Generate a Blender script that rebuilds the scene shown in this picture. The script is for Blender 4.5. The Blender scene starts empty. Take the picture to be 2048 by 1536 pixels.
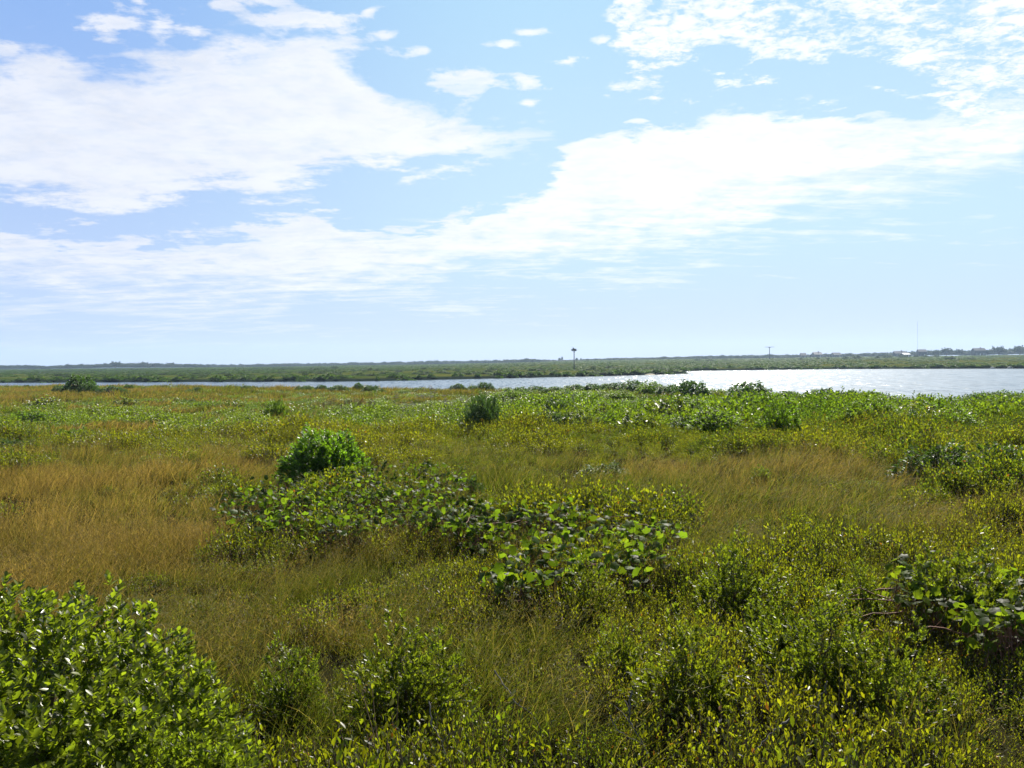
import bpy, math
import numpy as np
from math import radians as R, sin, cos, pi
from mathutils import Matrix

rng = np.random.default_rng(7)
sc = bpy.context.scene
col = sc.collection
V3 = lambda *a: np.array(a, dtype=float)

# ------------------------------------------------------------------ camera
CZ = 2.2
F = 1024 / math.tan(R(30.0))            # focal length in photo pixels (2048 wide)
PITCH, ROLL = R(-1.486), R(0.59)
Fw = V3(0, cos(PITCH), sin(PITCH)); R0 = V3(1, 0, 0); U0 = V3(0, -sin(PITCH), cos(PITCH))
Rt = cos(ROLL) * R0 - sin(ROLL) * U0
Up = sin(ROLL) * R0 + cos(ROLL) * U0
cam_d = bpy.data.cameras.new('camera'); cam = bpy.data.objects.new('camera', cam_d); col.objects.link(cam)
cam_d.sensor_width = 36; cam_d.lens = 18 / math.tan(R(30)); cam_d.clip_start = 0.05; cam_d.clip_end = 9000
cam.matrix_world = Matrix(((Rt[0], Up[0], -Fw[0], 0), (Rt[1], Up[1], -Fw[1], 0), (Rt[2], Up[2], -Fw[2], CZ), (0, 0, 0, 1)))
sc.camera = cam
hor = lambda px: 732.7 - 0.0103 * px    # photo row of the horizon

def at(px, py, z=0.0):                  # where the sight line of a photo pixel meets height z
    d = Fw + Rt * (px - 1024) / F + Up * (768 - py) / F
    t = (z - CZ) / d[2]
    return d[0] * t, d[1] * t
def atY(px, py, Y):
    d = Fw + Rt * (px - 1024) / F + Up * (768 - py) / F
    t = Y / d[1]
    return d[0] * t, Y, CZ + d[2] * t
def proj(x, y, z):
    dz = z - CZ
    c = y * Fw[1] + dz * Fw[2]
    c = np.where(np.abs(c) < 1e-3, 1e-3, c)
    a = x * Rt[0] + y * Rt[1] + dz * Rt[2]; b = x * Up[0] + y * Up[1] + dz * Up[2]
    return 1024 + F * a / c, 768 - F * b / c, c

# ------------------------------------------------------------------ light
SUN_AZ, SUN_EL = R(17.0), R(43.0)
SUN_STR, SKY_STR, EXPO = 5.0, 0.05, 1.16
sl = bpy.data.lights.new('sun', 'SUN'); sl.energy = SUN_STR; sl.angle = R(0.53); sl.color = (1.0, 0.94, 0.83)
so = bpy.data.objects.new('sun', sl); col.objects.link(so)
so.rotation_euler = (R(90) - SUN_EL, 0, pi - SUN_AZ)
sc.view_settings.view_transform = 'Standard'; sc.view_settings.look = 'None'
sc.view_settings.exposure = EXPO; sc.view_settings.gamma = 1.0; sc.view_settings.use_curve_mapping = False
cy = sc.cycles
cy.max_bounces = 6; cy.diffuse_bounces = 1; cy.glossy_bounces = 3; cy.transmission_bounces = 4
cy.transparent_max_bounces = 4; cy.volume_bounces = 0; cy.sample_clamp_indirect = 4.0; cy.sample_clamp_direct = 0
cy.use_denoising = True
cy.caustics_reflective = False; cy.caustics_refractive = False

class NB:                               # small helper to write shader maths
    def __init__(s, nt): s.nt = nt
    def n(s, t, **k):
        o = s.nt.nodes.new(t)
        for a, b in k.items(): setattr(o, a, b)
        return o
    def put(s, sock, v):
        if isinstance(v, bpy.types.NodeSocket): s.nt.links.new(v, sock)
        elif v is not None: sock.default_value = v
    def m(s, op, a, b=None, c=None, clamp=False):
        o = s.n('ShaderNodeMath', operation=op, use_clamp=clamp)
        s.put(o.inputs[0], a); s.put(o.inputs[1], b); s.put(o.inputs[2], c)
        return o.outputs[0]
    def vm(s, op, a, b=None):
        o = s.n('ShaderNodeVectorMath', operation=op); s.put(o.inputs[0], a); s.put(o.inputs[1], b)
        return o.outputs[0]
    def step(s, x, lo, hi, a=0.0, b=1.0):
        o = s.n('ShaderNodeMapRange', interpolation_type='SMOOTHSTEP'); o.clamp = True
        s.put(o.inputs['Value'], x); s.put(o.inputs['From Min'], lo); s.put(o.inputs['From Max'], hi)
        s.put(o.inputs['To Min'], a); s.put(o.inputs['To Max'], b)
        return o.outputs[0]
    def mix(s, f, a, b, bt='MIX'):
        o = s.n('ShaderNodeMix', data_type='RGBA', blend_type=bt)
        s.put(o.inputs['Factor'], f); s.put(o.inputs['A'], a); s.put(o.inputs['B'], b)
        return o.outputs['Result']
    def noise(s, vec, scale, detail=4, rough=0.55, dist=0.0, out='Fac'):
        o = s.n('ShaderNodeTexNoise'); s.put(o.inputs['Vector'], vec)
        o.inputs['Scale'].default_value = scale; o.inputs['Detail'].default_value = detail
        o.inputs['Roughness'].default_value = rough; o.inputs['Distortion'].default_value = dist
        return o.outputs[out]
    def comb(s, x, y, z=0.0):
        o = s.n('ShaderNodeCombineXYZ'); s.put(o.inputs[0], x); s.put(o.inputs[1], y); s.put(o.inputs[2], z)
        return o.outputs[0]
def C4(c): return (c[0], c[1], c[2], 1.0)
def lin(r, g, b):                        # sRGB 0-255 -> linear
    f = lambda v: (v / 255 / 12.92) if v / 255 <= 0.04045 else ((v / 255 + 0.055) / 1.055) ** 2.4
    return (f(r), f(g), f(b))

# ------------------------------------------------------------------ sky and clouds
w = bpy.data.worlds.new('World'); sc.world = w; w.use_nodes = True
nt = w.node_tree; nt.nodes.clear(); b = NB(nt)
out = b.n('ShaderNodeOutputWorld'); bg = b.n('ShaderNodeBackground'); bg.inputs[1].default_value = SKY_STR
nt.links.new(bg.outputs[0], out.inputs[0])
sky = b.n('ShaderNodeTexSky', sky_type='NISHITA'); sky.sun_disc = False
sky.sun_elevation = SUN_EL; sky.sun_rotation = SUN_AZ; sky.altitude = 0; sky.air_density = 1.0; sky.dust_density = 0.25; sky.ozone_density = 2.0
g = b.n('ShaderNodeTexCoord').outputs['Generated']
sp = b.n('ShaderNodeSeparateXYZ'); nt.links.new(g, sp.inputs[0]); dx, dy, dz = sp.outputs
A = b.m('ARCTAN2', dx, dy); E = b.m('ARCSINE', dz)
def AE(px, py):
    a = math.atan((px - 1024) / F); v = (hor(px) - py) / F
    return a, math.atan(v * cos(a))
zz = b.m('ADD', b.m('MAXIMUM', dz, 0.0), 0.10)
PX = b.m('DIVIDE', dx, zz); PY = b.m('DIVIDE', dy, zz)
P = b.comb(PX, PY, 0.0)
n1 = b.noise(P, 1.1, 8, 0.62, 0.3)
n2 = b.noise(P, 4.2, 6, 0.62, 0.25)
n3 = b.noise(P, 14.0, 5, 0.65, 0.2)
wob = b.m('ADD', b.m('ADD', b.m('MULTIPLY', b.m('SUBTRACT', n1, 0.5), 0.16), b.m('MULTIPLY', b.m('SUBTRACT', n2, 0.5), 0.16)), b.m('MULTIPLY', b.m('SUBTRACT', n3, 0.5), 0.05))
AMIN, AMAX, EMAX = -0.62, 0.62, 0.5
An = b.step; Anorm = b.m('DIVIDE', b.m('SUBTRACT', A, AMIN), AMAX - AMIN, clamp=True)
def curve(pts):                          # an edge of a cloud bank as elevation over azimuth
    o = b.n('ShaderNodeFloatCurve'); nt.links.new(Anorm, o.inputs['Value'])
    cm = o.mapping; cm.use_clip = False; c = cm.curves[0]
    q = []
    for px, py in pts:
        a, e = AE(px, py); q.append(((a - AMIN) / (AMAX - AMIN), e / EMAX))
    q = sorted(q)
    c.points[0].location = q[0]; c.points[1].location = q[-1]
    for p in q[1:-1]: c.points.new(p[0], p[1])
    cm.update()
    return b.m('MULTIPLY', o.outputs[0], EMAX)
def band(top, bot, st=0.026, sb=0.024, k=1.0):
    ew = b.m('ADD', E, b.m('MULTIPLY', wob, k))
    t = b.m('SUBTRACT', curve(top), ew); u = b.m('SUBTRACT', ew, curve(bot))
    return b.m('MULTIPLY', b.step(t, -st, st), b.step(u, -sb, sb))
bank1 = band([(-100, 120), (0, 118), (120, 102), (250, 140), (330, 128), (470, 92), (600, 82), (700, 112), (790, 205), (900, 240), (1000, 262), (1110, 272), (1200, 300), (2100, 300)],
             [(-100, 350), (0, 366), (120, 392), (250, 404), (400, 378), (530, 386), (700, 348), (850, 322), (1000, 302), (1110, 280), (1200, 260), (2100, 240)], k=0.75)
bank2 = band([(-100, 455), (0, 462), (200, 472), (400, 494), (520, 466), (600, 446), (800, 472), (950, 430), (1050, 400), (1110, 340), (1170, 285), (1300, 258), (1500, 250), (1700, 236), (2100, 190)],
             [(-100, 560), (0, 570), (400, 590), (800, 560), (1100, 525), (1300, 490), (1500, 440), (1700, 350), (2100, 290)], 0.016, 0.06, k=0.7)
veil = band([(-100, 500), (400, 480), (800, 450), (1200, 400), (1500, 330), (2100, 280)],
            [(-100, 700), (400, 690), (900, 610), (1300, 560), (1700, 480), (2100, 430)], 0.03, 0.06, k=0.9)
bank3 = band([(-100, -60), (1180, 60), (1230, 10), (1260, -120), (2100, -120)],
             [(-100, -20), (1180, 40), (1240, 90), (1310, 172), (1450, 150), (1600, 168), (1700, 140), (1800, 120), (1900, 200), (2100, 215)], 0.02, 0.02, k=1.3)
bank3 = b.m('MULTIPLY', bank3, b.step(b.m('ADD', n2, b.m('MULTIPLY', b.m('SUBTRACT', b.noise(P, 26.0, 6, .7, .3), .5), 1.1)), 0.24, 0.66, 0.15, 1.0))
def puff(px, py, rx, ry, tilt=0.0):
    a, e = AE(px, py); ct, st_ = cos(R(tilt)), sin(R(tilt))
    da = b.m('SUBTRACT', A, a); de = b.m('SUBTRACT', E, e)
    x = b.m('DIVIDE', b.m('ADD', b.m('MULTIPLY', da, ct), b.m('MULTIPLY', de, st_)), rx / F)
    y = b.m('DIVIDE', b.m('SUBTRACT', b.m('MULTIPLY', de, ct), b.m('MULTIPLY', da, st_)), ry / F)
    r = b.m('SQRT', b.m('ADD', b.m('MULTIPLY', x, x), b.m('MULTIPLY', y, y)))
    r = b.m('ADD', r, b.m('ADD', b.m('MULTIPLY', b.m('SUBTRACT', n2, 0.5), 4.5), b.m('MULTIPLY', b.m('SUBTRACT', n3, 0.5), 2.5)))
    return b.step(r, 1.35, 0.15)
puffs = None
for q in [(235, 50, 95, 26, 12), (335, 60, 30, 20, 0), (395, 68, 40, 14, 0), (545, 8, 60, 12, 0), (640, 45, 110, 34, 10), (470, 18, 26, 8, 0), (295, 10, 22, 8, 0),
          (748, 30, 28, 12, 20), (940, 172, 95, 26, -6), (845, 112, 60, 16, 0), (1022, 95, 34, 10, 0), (1060, 168, 36, 18, 0), (20, 105, 40, 16, 0), (776, 76, 30, 11, 0),
          (1140, 128, 40, 9, 0), (1255, 178, 46, 10, 8), (1065, 72, 32, 8, 0), (1060, 212, 30, 8, 0), (1210, 88, 24, 9, 0), (650, 422, 44, 6, 0), (75, 400, 50, 9, 0), (1275, 246, 26, 7, 0)]:
    v = puff(*q); puffs = v if puffs is None else b.m('MAXIMUM', puffs, v)
cov = b.m('MAXIMUM', b.m('MAXIMUM', bank1, bank2), b.m('MAXIMUM', bank3, b.m('MULTIPLY', puffs, 0.85)))
cov = b.m('MAXIMUM', cov, b.m('MULTIPLY', veil, b.step(n1, 0.3, 0.7, 0.2, 0.6)))
cov = b.m('MAXIMUM', cov, b.step(A, -.45, .05, 0.0, 0.03))
n4 = b.noise(b.comb(b.m('MULTIPLY', PX, .7), b.m('MULTIPLY', PY, 2.2), 3.0), 2.6, 9, .68, .5)
cov = b.m('SUBTRACT', b.m('MULTIPLY', cov, 1.5), b.step(n4, .68, .36, 0.0, .62), clamp=True)
cov = b.m('MULTIPLY', cov, b.step(b.m('ADD', n3, b.m('MULTIPLY', n2, .6)), .55, .9, .80, 1.0))
front = b.step(dy, 0.0, 0.5)
back = b.step(n1, 0.50, 0.64, 0.0, 0.35)           # scattered cloud over the rest of the sky
cov = b.m('ADD', b.m('MULTIPLY', cov, front), b.m('MULTIPLY', back, b.m('SUBTRACT', 1.0, front)))
cov = b.m('MULTIPLY', cov, b.step(E, -0.02, 0.06, .1, 1.0))
ts = b.m('ADD', b.m('MULTIPLY', A, 1.0), 0.0)
bright = b.step(A, -0.6, 0.30, 8.7, 9.8)           # clouds nearer the sun are brighter
bright = b.m('MULTIPLY', bright, b.step(n2, 0.25, 0.75, 0.96, 1.05))
cloudc = b.vm('MULTIPLY', b.comb(bright, bright, bright), (0.90, 0.925, 1.0))
cloudc2 = b.mix(b.step(A, -0.5, 0.3), cloudc, b.comb(bright, bright, bright))
skyn = b.mix(1.0, sky.outputs[0], (1.0, 1.12, 1.15, 1), 'MULTIPLY')
k = 8.6                                  # hazy azure seen towards the sun side
gl = b.mix(b.step(E, 0.0, 0.42), C4((.56 * k, .69 * k, .99 * k)), C4((.29 * k, .50 * k, .95 * k)))
gr = b.mix(b.step(E, 0.0, 0.16), C4((.60 * k, .70 * k, .99 * k)), C4((.63 * k, .85 * k, 1.02 * k)))
gr = b.mix(b.step(E, 0.16, 0.45), gr, C4((.50 * k, .79 * k, 1.02 * k)))
grad = b.mix(b.step(A, -0.50, 0.05), gl, gr)
skyc = b.mix(b.m('MULTIPLY', b.step(dy, 0.1, 0.6), .88), skyn, grad)
nt.links.new(b.mix(b.m('MULTIPLY', cov, 0.92), skyc, cloudc2), bg.inputs[0])

# ------------------------------------------------------------------ helpers
def tag(o, label=None, cat=None, group=None, kind=None):
    if label: o['label'] = label
    if cat: o['category'] = cat
    if group: o['group'] = group
    if kind: o['kind'] = kind
    return o
def mesh_np(name, verts, faces, mats, midx=None, smooth=True, attrs=None):
    me = bpy.data.meshes.new(name)
    verts = np.asarray(verts, dtype=np.float32)
    me.vertices.add(len(verts)); me.vertices.foreach_set('co', verts.ravel())
    loops = []; starts = []; n = 0
    for f in faces:                     # list of (M,k) arrays
        f = np.asarray(f, dtype=np.int32)
        if len(f) == 0: continue
        starts.append(n + np.arange(len(f)) * f.shape[1]); loops.append(f.ravel()); n += f.size
    loops = np.concatenate(loops); starts = np.concatenate(starts).astype(np.int32)
    me.loops.add(len(loops)); me.loops.foreach_set('vertex_index', loops)
    me.polygons.add(len(starts)); me.polygons.foreach_set('loop_start', starts)
    if midx is not None: me.polygons.foreach_set('material_index', np.asarray(midx, dtype=np.int32))
    me.polygons.foreach_set('use_smooth', np.full(len(starts), smooth))
    for m in (mats if isinstance(mats, (list, tuple)) else [mats]): me.materials.append(m)
    if attrs:
        for k, v in attrs.items():
            a = me.attributes.new(k, 'FLOAT', 'POINT'); a.data.foreach_set('value', np.asarray(v, dtype=np.float32))
    me.update(calc_edges=True); me.validate()
    return me
def link(name, me, parent=None, loc=None):
    o = bpy.data.objects.new(name, me); col.objects.link(o)
    if parent: o.parent = parent
    if loc is not None: o.location = loc
    return o
def empty(name, loc, rz=0.0):
    o = bpy.data.objects.new(name, None); col.objects.link(o); o.location = loc; o.rotation_euler = (0, 0, rz)
    o.empty_display_size = 0.2
    return o
def unit(v): return v / np.maximum(np.linalg.norm(v, axis=-1, keepdims=True), 1e-9)

class Acc:                              # collects geometry for one mesh
    def __init__(s): s.v = []; s.t = []; s.q = []; s.n = 0; s.a = []
    def add(s, v, tris=None, quads=None, a=None):
        v = np.asarray(v, float).reshape(-1, 3)
        if tris is not None and len(tris): s.t.append(np.asarray(tris) + s.n)
        if quads is not None and len(quads): s.q.append(np.asarray(quads) + s.n)
        s.v.append(v); s.n += len(v); s.a.append(np.zeros(len(v)) if a is None else np.broadcast_to(a, (len(v),)))
    def mesh(s, name, mats, smooth=True, attr=None):
        f = []
        if s.t: f.append(np.concatenate(s.t))
        if s.q: f.append(np.concatenate(s.q))
        return mesh_np(name, np.concatenate(s.v), f, mats, smooth=smooth, attrs={attr: np.concatenate(s.a)} if attr else None)

# leaf outlines: length 1 along Y, width along X, folded along the midrib
def leaf_t(wd=0.22, fold=0.08, curl=-0.08):
    v = np.array([[0, 0, 0], [0, .45, -.02], [0, 1, curl], [wd, .38, fold], [wd * .82, .74, fold * .6 + curl * .5], [-wd, .38, fold], [-wd * .82, .74, fold * .6 + curl * .5]])
    return v, np.array([[0, 3, 1], [0, 1, 5]]), np.array([[1, 3, 4, 2], [1, 2, 6, 5]])
def leaf_far(wd=0.3, fold=0.06):
    v = np.array([[0, 0, 0], [wd, .5, fold], [0, 1, -.04], [-wd, .5, fold]])
    return v, np.array([[0, 1, 2], [0, 2, 3]]), None
def leaf_round():                       # heart-shaped vine leaf with shallow lobes
    pts = []
    for k in range(13):
        a = -pi / 2 + (k + 0.5) / 13 * 2 * pi
        r = 0.52 * (1 + 0.10 * cos(5 * (a - pi / 2)) ) + 0.03 * sin(9 * a)
        pts.append([r * cos(a), 0.50 + r * sin(a), -.22 * abs(r * cos(a)) - .18 * max(r * sin(a), 0) + .05 * sin(5 * a)])
    pts = [[0, 0.10, 0.0]] + pts + [[0, .52, .02]]
    n = len(pts) - 1
    t = [[n, 1 + k, 2 + k] for k in range(12)] + [[n, 13, 0], [n, 0, 1]]
    return np.array(pts), np.array(t), None
def place(acc, tpl, P, D, N, S, W=1.0, a=None):
    v, t, q = tpl
    D = unit(D); X = unit(np.cross(D, N)); N = np.cross(X, D)
    S = np.broadcast_to(S, (len(P),))[:, None, None]
    Wd = np.broadcast_to(W, (len(P),))[:, None, None]
    vv = P[:, None, :] + S * (v[None, :, 0:1] * Wd * X[:, None, :] + v[None, :, 1:2] * D[:, None, :] + v[None, :, 2:3] * N[:, None, :])
    off = (np.arange(len(P)) * len(v))[:, None, None]
    acc.add(vv, (t[None] + off).reshape(-1, 3), None if q is None else (q[None] + off).reshape(-1, 4),
            None if a is None else np.repeat(a, len(v)))
def tubes(acc, paths, r0, r1, sides=4, a=None):     # paths (N,M,3)
    paths = np.asarray(paths, float); N, M, _ = paths.shape
    T = unit(np.gradient(paths, axis=1)) if M > 2 else unit(np.repeat(paths[:, 1:] - paths[:, :1], 2, 1))
    ref = np.where(np.abs(T[..., 2:3]) > 0.9, V3(1, 0, 0), V3(0, 0, 1))
    X = unit(np.cross(T, ref)); Y = np.cross(T, X)
    rr = np.linspace(0, 1, M)[None, :, None]
    r0 = np.broadcast_to(r0, (N,))[:, None, None]; r1 = np.broadcast_to(r1, (N,))[:, None, None]
    rad = (r0 + (r1 - r0) * rr)
    ang = np.arange(sides) * 2 * pi / sides
    v = paths[:, :, None, :] + rad[..., None] * (np.cos(ang)[None, None, :, None] * X[:, :, None, :] + np.sin(ang)[None, None, :, None] * Y[:, :, None, :])
    i, j, k = np.meshgrid(np.arange(N), np.arange(M - 1), np.arange(sides), indexing='ij')
    base = i * M * sides + j * sides; k2 = (k + 1) % sides
    q = np.stack([base + k, base + k2, base + sides + k2, base + sides + k], -1).reshape(-1, 4)
    acc.add(v, None, q, a)
def noise2(x, y, s, seed=0, oct=3):     # value noise in metres
    o = np.zeros_like(np.asarray(x, float)); amp = 1; tot = 0
    for k in range(oct):
        gx = x / s * 2 ** k + 13.7 * seed; gy = y / s * 2 ** k + 7.3 * seed + 31 * k
        ix = np.floor(gx); iy = np.floor(gy); fx = gx - ix; fy = gy - iy
        fx = fx * fx * (3 - 2 * fx); fy = fy * fy * (3 - 2 * fy)
        h = lambda a, c: np.mod(np.sin(a * 127.1 + c * 311.7 + seed * 17.3) * 43758.5453, 1.0)
        v = (h(ix, iy) * (1 - fx) + h(ix + 1, iy) * fx) * (1 - fy) + (h(ix, iy + 1) * (1 - fx) + h(ix + 1, iy + 1) * fx) * fy
        o += amp * v; tot += amp; amp *= 0.5
    return o / tot
def sstep(x, a, c):
    t = np.clip((x - a) / (c - a), 0, 1); return t * t * (3 - 2 * t)

# ------------------------------------------------------------------ terrain
WZ = -1.5
nx = [-400, -100, -48.5, -30.6, -15.5, -4.3, 6, 11, 14.5, 17, 20, 25, 60, 400]
ny = [155, 110, 93, 84, 73, 66, 61, 54, 50, 45, 41, 39, 36, 60]
fx_ = [-600, -115, -30, -2.5, 20, 34, 45.5, 47.5, 52, 80, 108, 148, 600]
fy_ = [240, 199, 174, 190, 203, 214, 228, 262, 279, 284, 285, 257, 230]
yn = lambda x: np.interp(x, nx, ny) + 2.5 * (noise2(x, x * 0, 7, 3) - .5)
yf = lambda x: np.interp(x, fx_, fy_) + 5 * (noise2(x, x * 0, 14, 5) - .5)
def H(x, y):
    x = np.asarray(x, float); y = np.asarray(y, float)
    near = 0.16 * (noise2(x, y, 6, 1) - .5) + 0.05 * (noise2(x, y, 1.3, 2, 2) - .5)
    d = y - yn(x)
    near = near - 2.7 * sstep(d, -1, 11)
    e = y - yf(x)
    rise = 1.7 * sstep(e, -2.5, 1.0)
    u = x / np.maximum(y, 1)
    top = np.interp(u, [-.58, -.41, -.24, -.19, -.08, 0, .07, .18, .26, .38, .58], [-1.2, -1.3, -1.2, -.8, -.5, .5, 1.6, 2.5, 2.3, 2.8, 3.1])
    far = -2.7 + rise + 0.25 * sstep(e, 0, 12) + (top + 0.7) * np.clip((y - 230) / 700, 0, 1) ** 0.8 * sstep(e, 0, 40)
    far = far + sstep(e, 15, 120) * (noise2(x, y, 55, 4) - .5) * .7 - sstep(y, 960, 1400) * 4
    s = sstep(y - (yn(x) + yf(x)) / 2, -5, 5)
    return near * (1 - s) + far * s

def grid_axis(lo, hi, a, dt):
    t = np.arange(math.asinh(lo / a), math.asinh(hi / a) + dt, dt); return a * np.sinh(t)
gx = grid_axis(-2400, 2400, 10, 0.022); gy = grid_axis(-60, 2900, 14, 0.014)
GX, GY = np.meshgrid(gx, gy); GZ = H(GX, GY)
nyy, nxx = GX.shape
idx = np.arange(nyy * nxx).reshape(nyy, nxx)
quads = np.stack([idx[:-1, :-1], idx[:-1, 1:], idx[1:, 1:], idx[1:, :-1]], -1).reshape(-1, 4)

def newmat(name):
    m = bpy.data.materials.new(name); m.use_nodes = True; m.node_tree.nodes.clear()
    bb = NB(m.node_tree); o = bb.n('ShaderNodeOutputMaterial'); bb.o = o
    return m, bb
def simple(name, c, rough=0.8, var=0.25, scale=8.0, spec=0.3, bump=0.0):
    m, bb = newmat(name)
    geo = bb.n('ShaderNodeNewGeometry'); n = bb.noise(geo.outputs['Position'], scale, 5, .6)
    p = bb.n('ShaderNodeBsdfPrincipled'); p.inputs['Roughness'].default_value = rough; p.inputs['Specular IOR Level'].default_value = spec
    bb.nt.links.new(bb.mix(n, C4([v * (1 - var) for v in c]), C4([v * (1 + var) for v in c])), p.inputs['Base Color'])
    if bump:
        bu = bb.n('ShaderNodeBump'); bu.inputs['Strength'].default_value = bump; bu.inputs['Distance'].default_value = 0.02
        bb.nt.links.new(n, bu.inputs['Height']); bb.nt.links.new(bu.outputs[0], p.inputs['Normal'])
    bb.nt.links.new(p.outputs[0], bb.o.inputs[0]); return m

def ground_mat():
    m, bb = newmat('turf_soil'); L = bb.nt.links
    pos = bb.n('ShaderNodeNewGeometry').outputs['Position']
    s = bb.n('ShaderNodeSeparateXYZ'); L.new(pos, s.inputs[0])
    a = bb.noise(pos, 0.035, 6, .6, .4); c = bb.noise(pos, 0.3, 6, .65); d = bb.noise(pos, 3.0, 5, .7)
    soil = bb.mix(d, C4((.010, .010, .004)), C4((.024, .022, .009)))
    gr = bb.mix(bb.step(c, .35, .65), C4((.020, .036, .006)), C4((.042, .058, .009)))
    tan = bb.mix(c, C4((.050, .060, .010)), C4((.085, .078, .016)))
    right = bb.step(s.outputs[0], -60, 260)
    far = bb.mix(bb.step(bb.m('ADD', a, bb.m('MULTIPLY', right, .10)), .42, .66), gr, tan)
    far = bb.mix(bb.step(d, .2, .9, 0, .35), far, C4((.045, .065, .02)))
    bankc = bb.step(s.outputs[2], WZ + 0.35, WZ + 0.7)       # reed shadow along the waterline, painted as a dark bank colour
    far = bb.mix(bankc, C4((.012, .018, .012)), far)
    f = bb.step(s.outputs[1], 95, 150)
    p = bb.n('ShaderNodeBsdfPrincipled'); p.inputs['Roughness'].default_value = 1.0; p.inputs['Specular IOR Level'].default_value = 0.0
    L.new(bb.mix(f, soil, far), p.inputs['Base Color']); L.new(p.outputs[0], bb.o.inputs[0]); return m
ground = link('ground', mesh_np('ground', np.stack([GX, GY, GZ], -1).reshape(-1, 3), [quads], ground_mat()))
tag(ground, kind='structure')

def water_mat():
    m, bb = newmat('pond_water'); L = bb.nt.links
    pos = bb.n('ShaderNodeNewGeometry').outputs['Position']
    p = bb.n('ShaderNodeBsdfPrincipled'); p.inputs['Base Color'].default_value = (.03, .055, .085, 1)
    p.inputs['Roughness'].default_value = .25; p.inputs['IOR'].default_value = 1.33
    mp = bb.vm('MULTIPLY', pos, (1.0, 0.8, 1.0))
    nc = bb.vm('SUBTRACT', bb.noise(bb.vm('MULTIPLY', pos, (1.0, .10, 1.0)), 1.8, 4, .8, 0, 'Color'), (.5, .5, .5))
    nrm = bb.vm('NORMALIZE', bb.vm('ADD', bb.vm('MULTIPLY', nc, (1.0, 2.3, 0.0)), (0.0, 0.0, 1.0)))
    L.new(nrm, p.inputs['Normal'])
    L.new(p.outputs[0], bb.o.inputs[0]); return m
wv = np.array([[x, y, WZ] for y in (30, 330) for x in (-2395, 2395)], float)
tag(link('water', mesh_np('water', wv, [[[0, 1, 3, 2]]], water_mat(), smooth=False)), kind='structure')

# ------------------------------------------------------------------ foliage materials
def leaf_mat(name, c0, c1, back=(1.28, 1.42, .6), trans=.45, rough=.38, spec=.5, use_hue=True, tint=None, tan=None, under=None, red=0.0):
    """c0..c1 reflect colours picked by leaf and hue; the back colour is what light passing through a leaf looks like"""
    m, bb = newmat(name); L = bb.nt.links
    geo = bb.n('ShaderNodeNewGeometry')
    ri = geo.outputs['Random Per Island']; oi = bb.n('ShaderNodeObjectInfo').outputs['Random']
    if use_hue:
        at_ = bb.n('ShaderNodeAttribute', attribute_type='INSTANCER', attribute_name='hue'); hue = at_.outputs['Fac']
    else: hue = bb.m('MULTIPLY', oi, 1.0)
    f = bb.m('ADD', bb.m('MULTIPLY', hue, .75), bb.m('MULTIPLY', bb.m('SUBTRACT', ri, .5), .7), clamp=True)
    c = bb.mix(f, C4(c0), C4(c1))
    v = bb.step(bb.m('FRACT', bb.m('MULTIPLY', ri, 7.31)), 0, 1, .42, 1.45)
    c = bb.vm('MULTIPLY', c, bb.comb(v, v, v))
    if red > 0:
        k = bb.step(bb.m('FRACT', bb.m('MULTIPLY', ri, 23.7)), 1 - red, 1 - red + .004)
        c = bb.mix(k, c, C4((.13, .05, .008)))
    p = bb.n('ShaderNodeBsdfPrincipled'); p.inputs['Roughness'].default_value = rough; p.inputs['Specular IOR Level'].default_value = spec
    if under is not None: pc = bb.mix(geo.outputs['Backfacing'], c, C4(under))
    else: pc = c
    L.new(pc, p.inputs['Base Color'])
    t = bb.n('ShaderNodeBsdfTranslucent'); L.new(bb.vm('MULTIPLY', c, tuple(2.75 * x for x in back)), t.inputs['Color'])
    mx = bb.n('ShaderNodeMixShader'); mx.inputs[0].default_value = trans
    L.new(p.outputs[0], mx.inputs[1]); L.new(t.outputs[0], mx.inputs[2]); L.new(mx.outputs[0], bb.o.inputs[0]); return m
def grass_mat(name, green, tan):
    m, bb = newmat(name); L = bb.nt.links
    hue = bb.n('ShaderNodeAttribute', attribute_type='INSTANCER', attribute_name='hue').outputs['Fac']
    hh = bb.n('ShaderNodeAttribute', attribute_type='GEOMETRY', attribute_name='tip').outputs['Fac']
    ri = bb.n('ShaderNodeNewGeometry').outputs['Random Per Island']
    f = bb.m('ADD', bb.m('ADD', bb.m('MULTIPLY', hue, 1.0), bb.m('MULTIPLY', bb.m('SUBTRACT', ri, .5), .8)), bb.m('MULTIPLY', bb.m('SUBTRACT', hh, .5), .7), clamp=True)
    c = bb.mix(f, C4(green), C4(tan))
    v = bb.step(bb.m('FRACT', bb.m('MULTIPLY', ri, 7.31)), 0, 1, .45, 1.55); c = bb.vm('MULTIPLY', c, bb.comb(v, v, v))
    p = bb.n('ShaderNodeBsdfPrincipled'); p.inputs['Roughness'].default_value = .6; p.inputs['Specular IOR Level'].default_value = .08
    L.new(c, p.inputs['Base Color'])
    t = bb.n('ShaderNodeBsdfTranslucent'); L.new(bb.vm('MULTIPLY', c, (1.9, 1.9, 1.4)), t.inputs['Color'])
    mx = bb.n('ShaderNodeMixShader'); mx.inputs[0].default_value = .42
    L.new(p.outputs[0], mx.inputs[1]); L.new(t.outputs[0], mx.inputs[2]); L.new(mx.outputs[0], bb.o.inputs[0]); return m
YEL, GRN = (.092, .086, .004), (.030, .050, .004)
M_carpet = leaf_mat('heath_leaf', YEL, GRN, red=.02, spec=.28)
M_mid = leaf_mat('thicket_leaf', (0.0697, 0.0835, 0.0057), (0.0367, 0.0638, 0.0057), spec=0.12)
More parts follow.
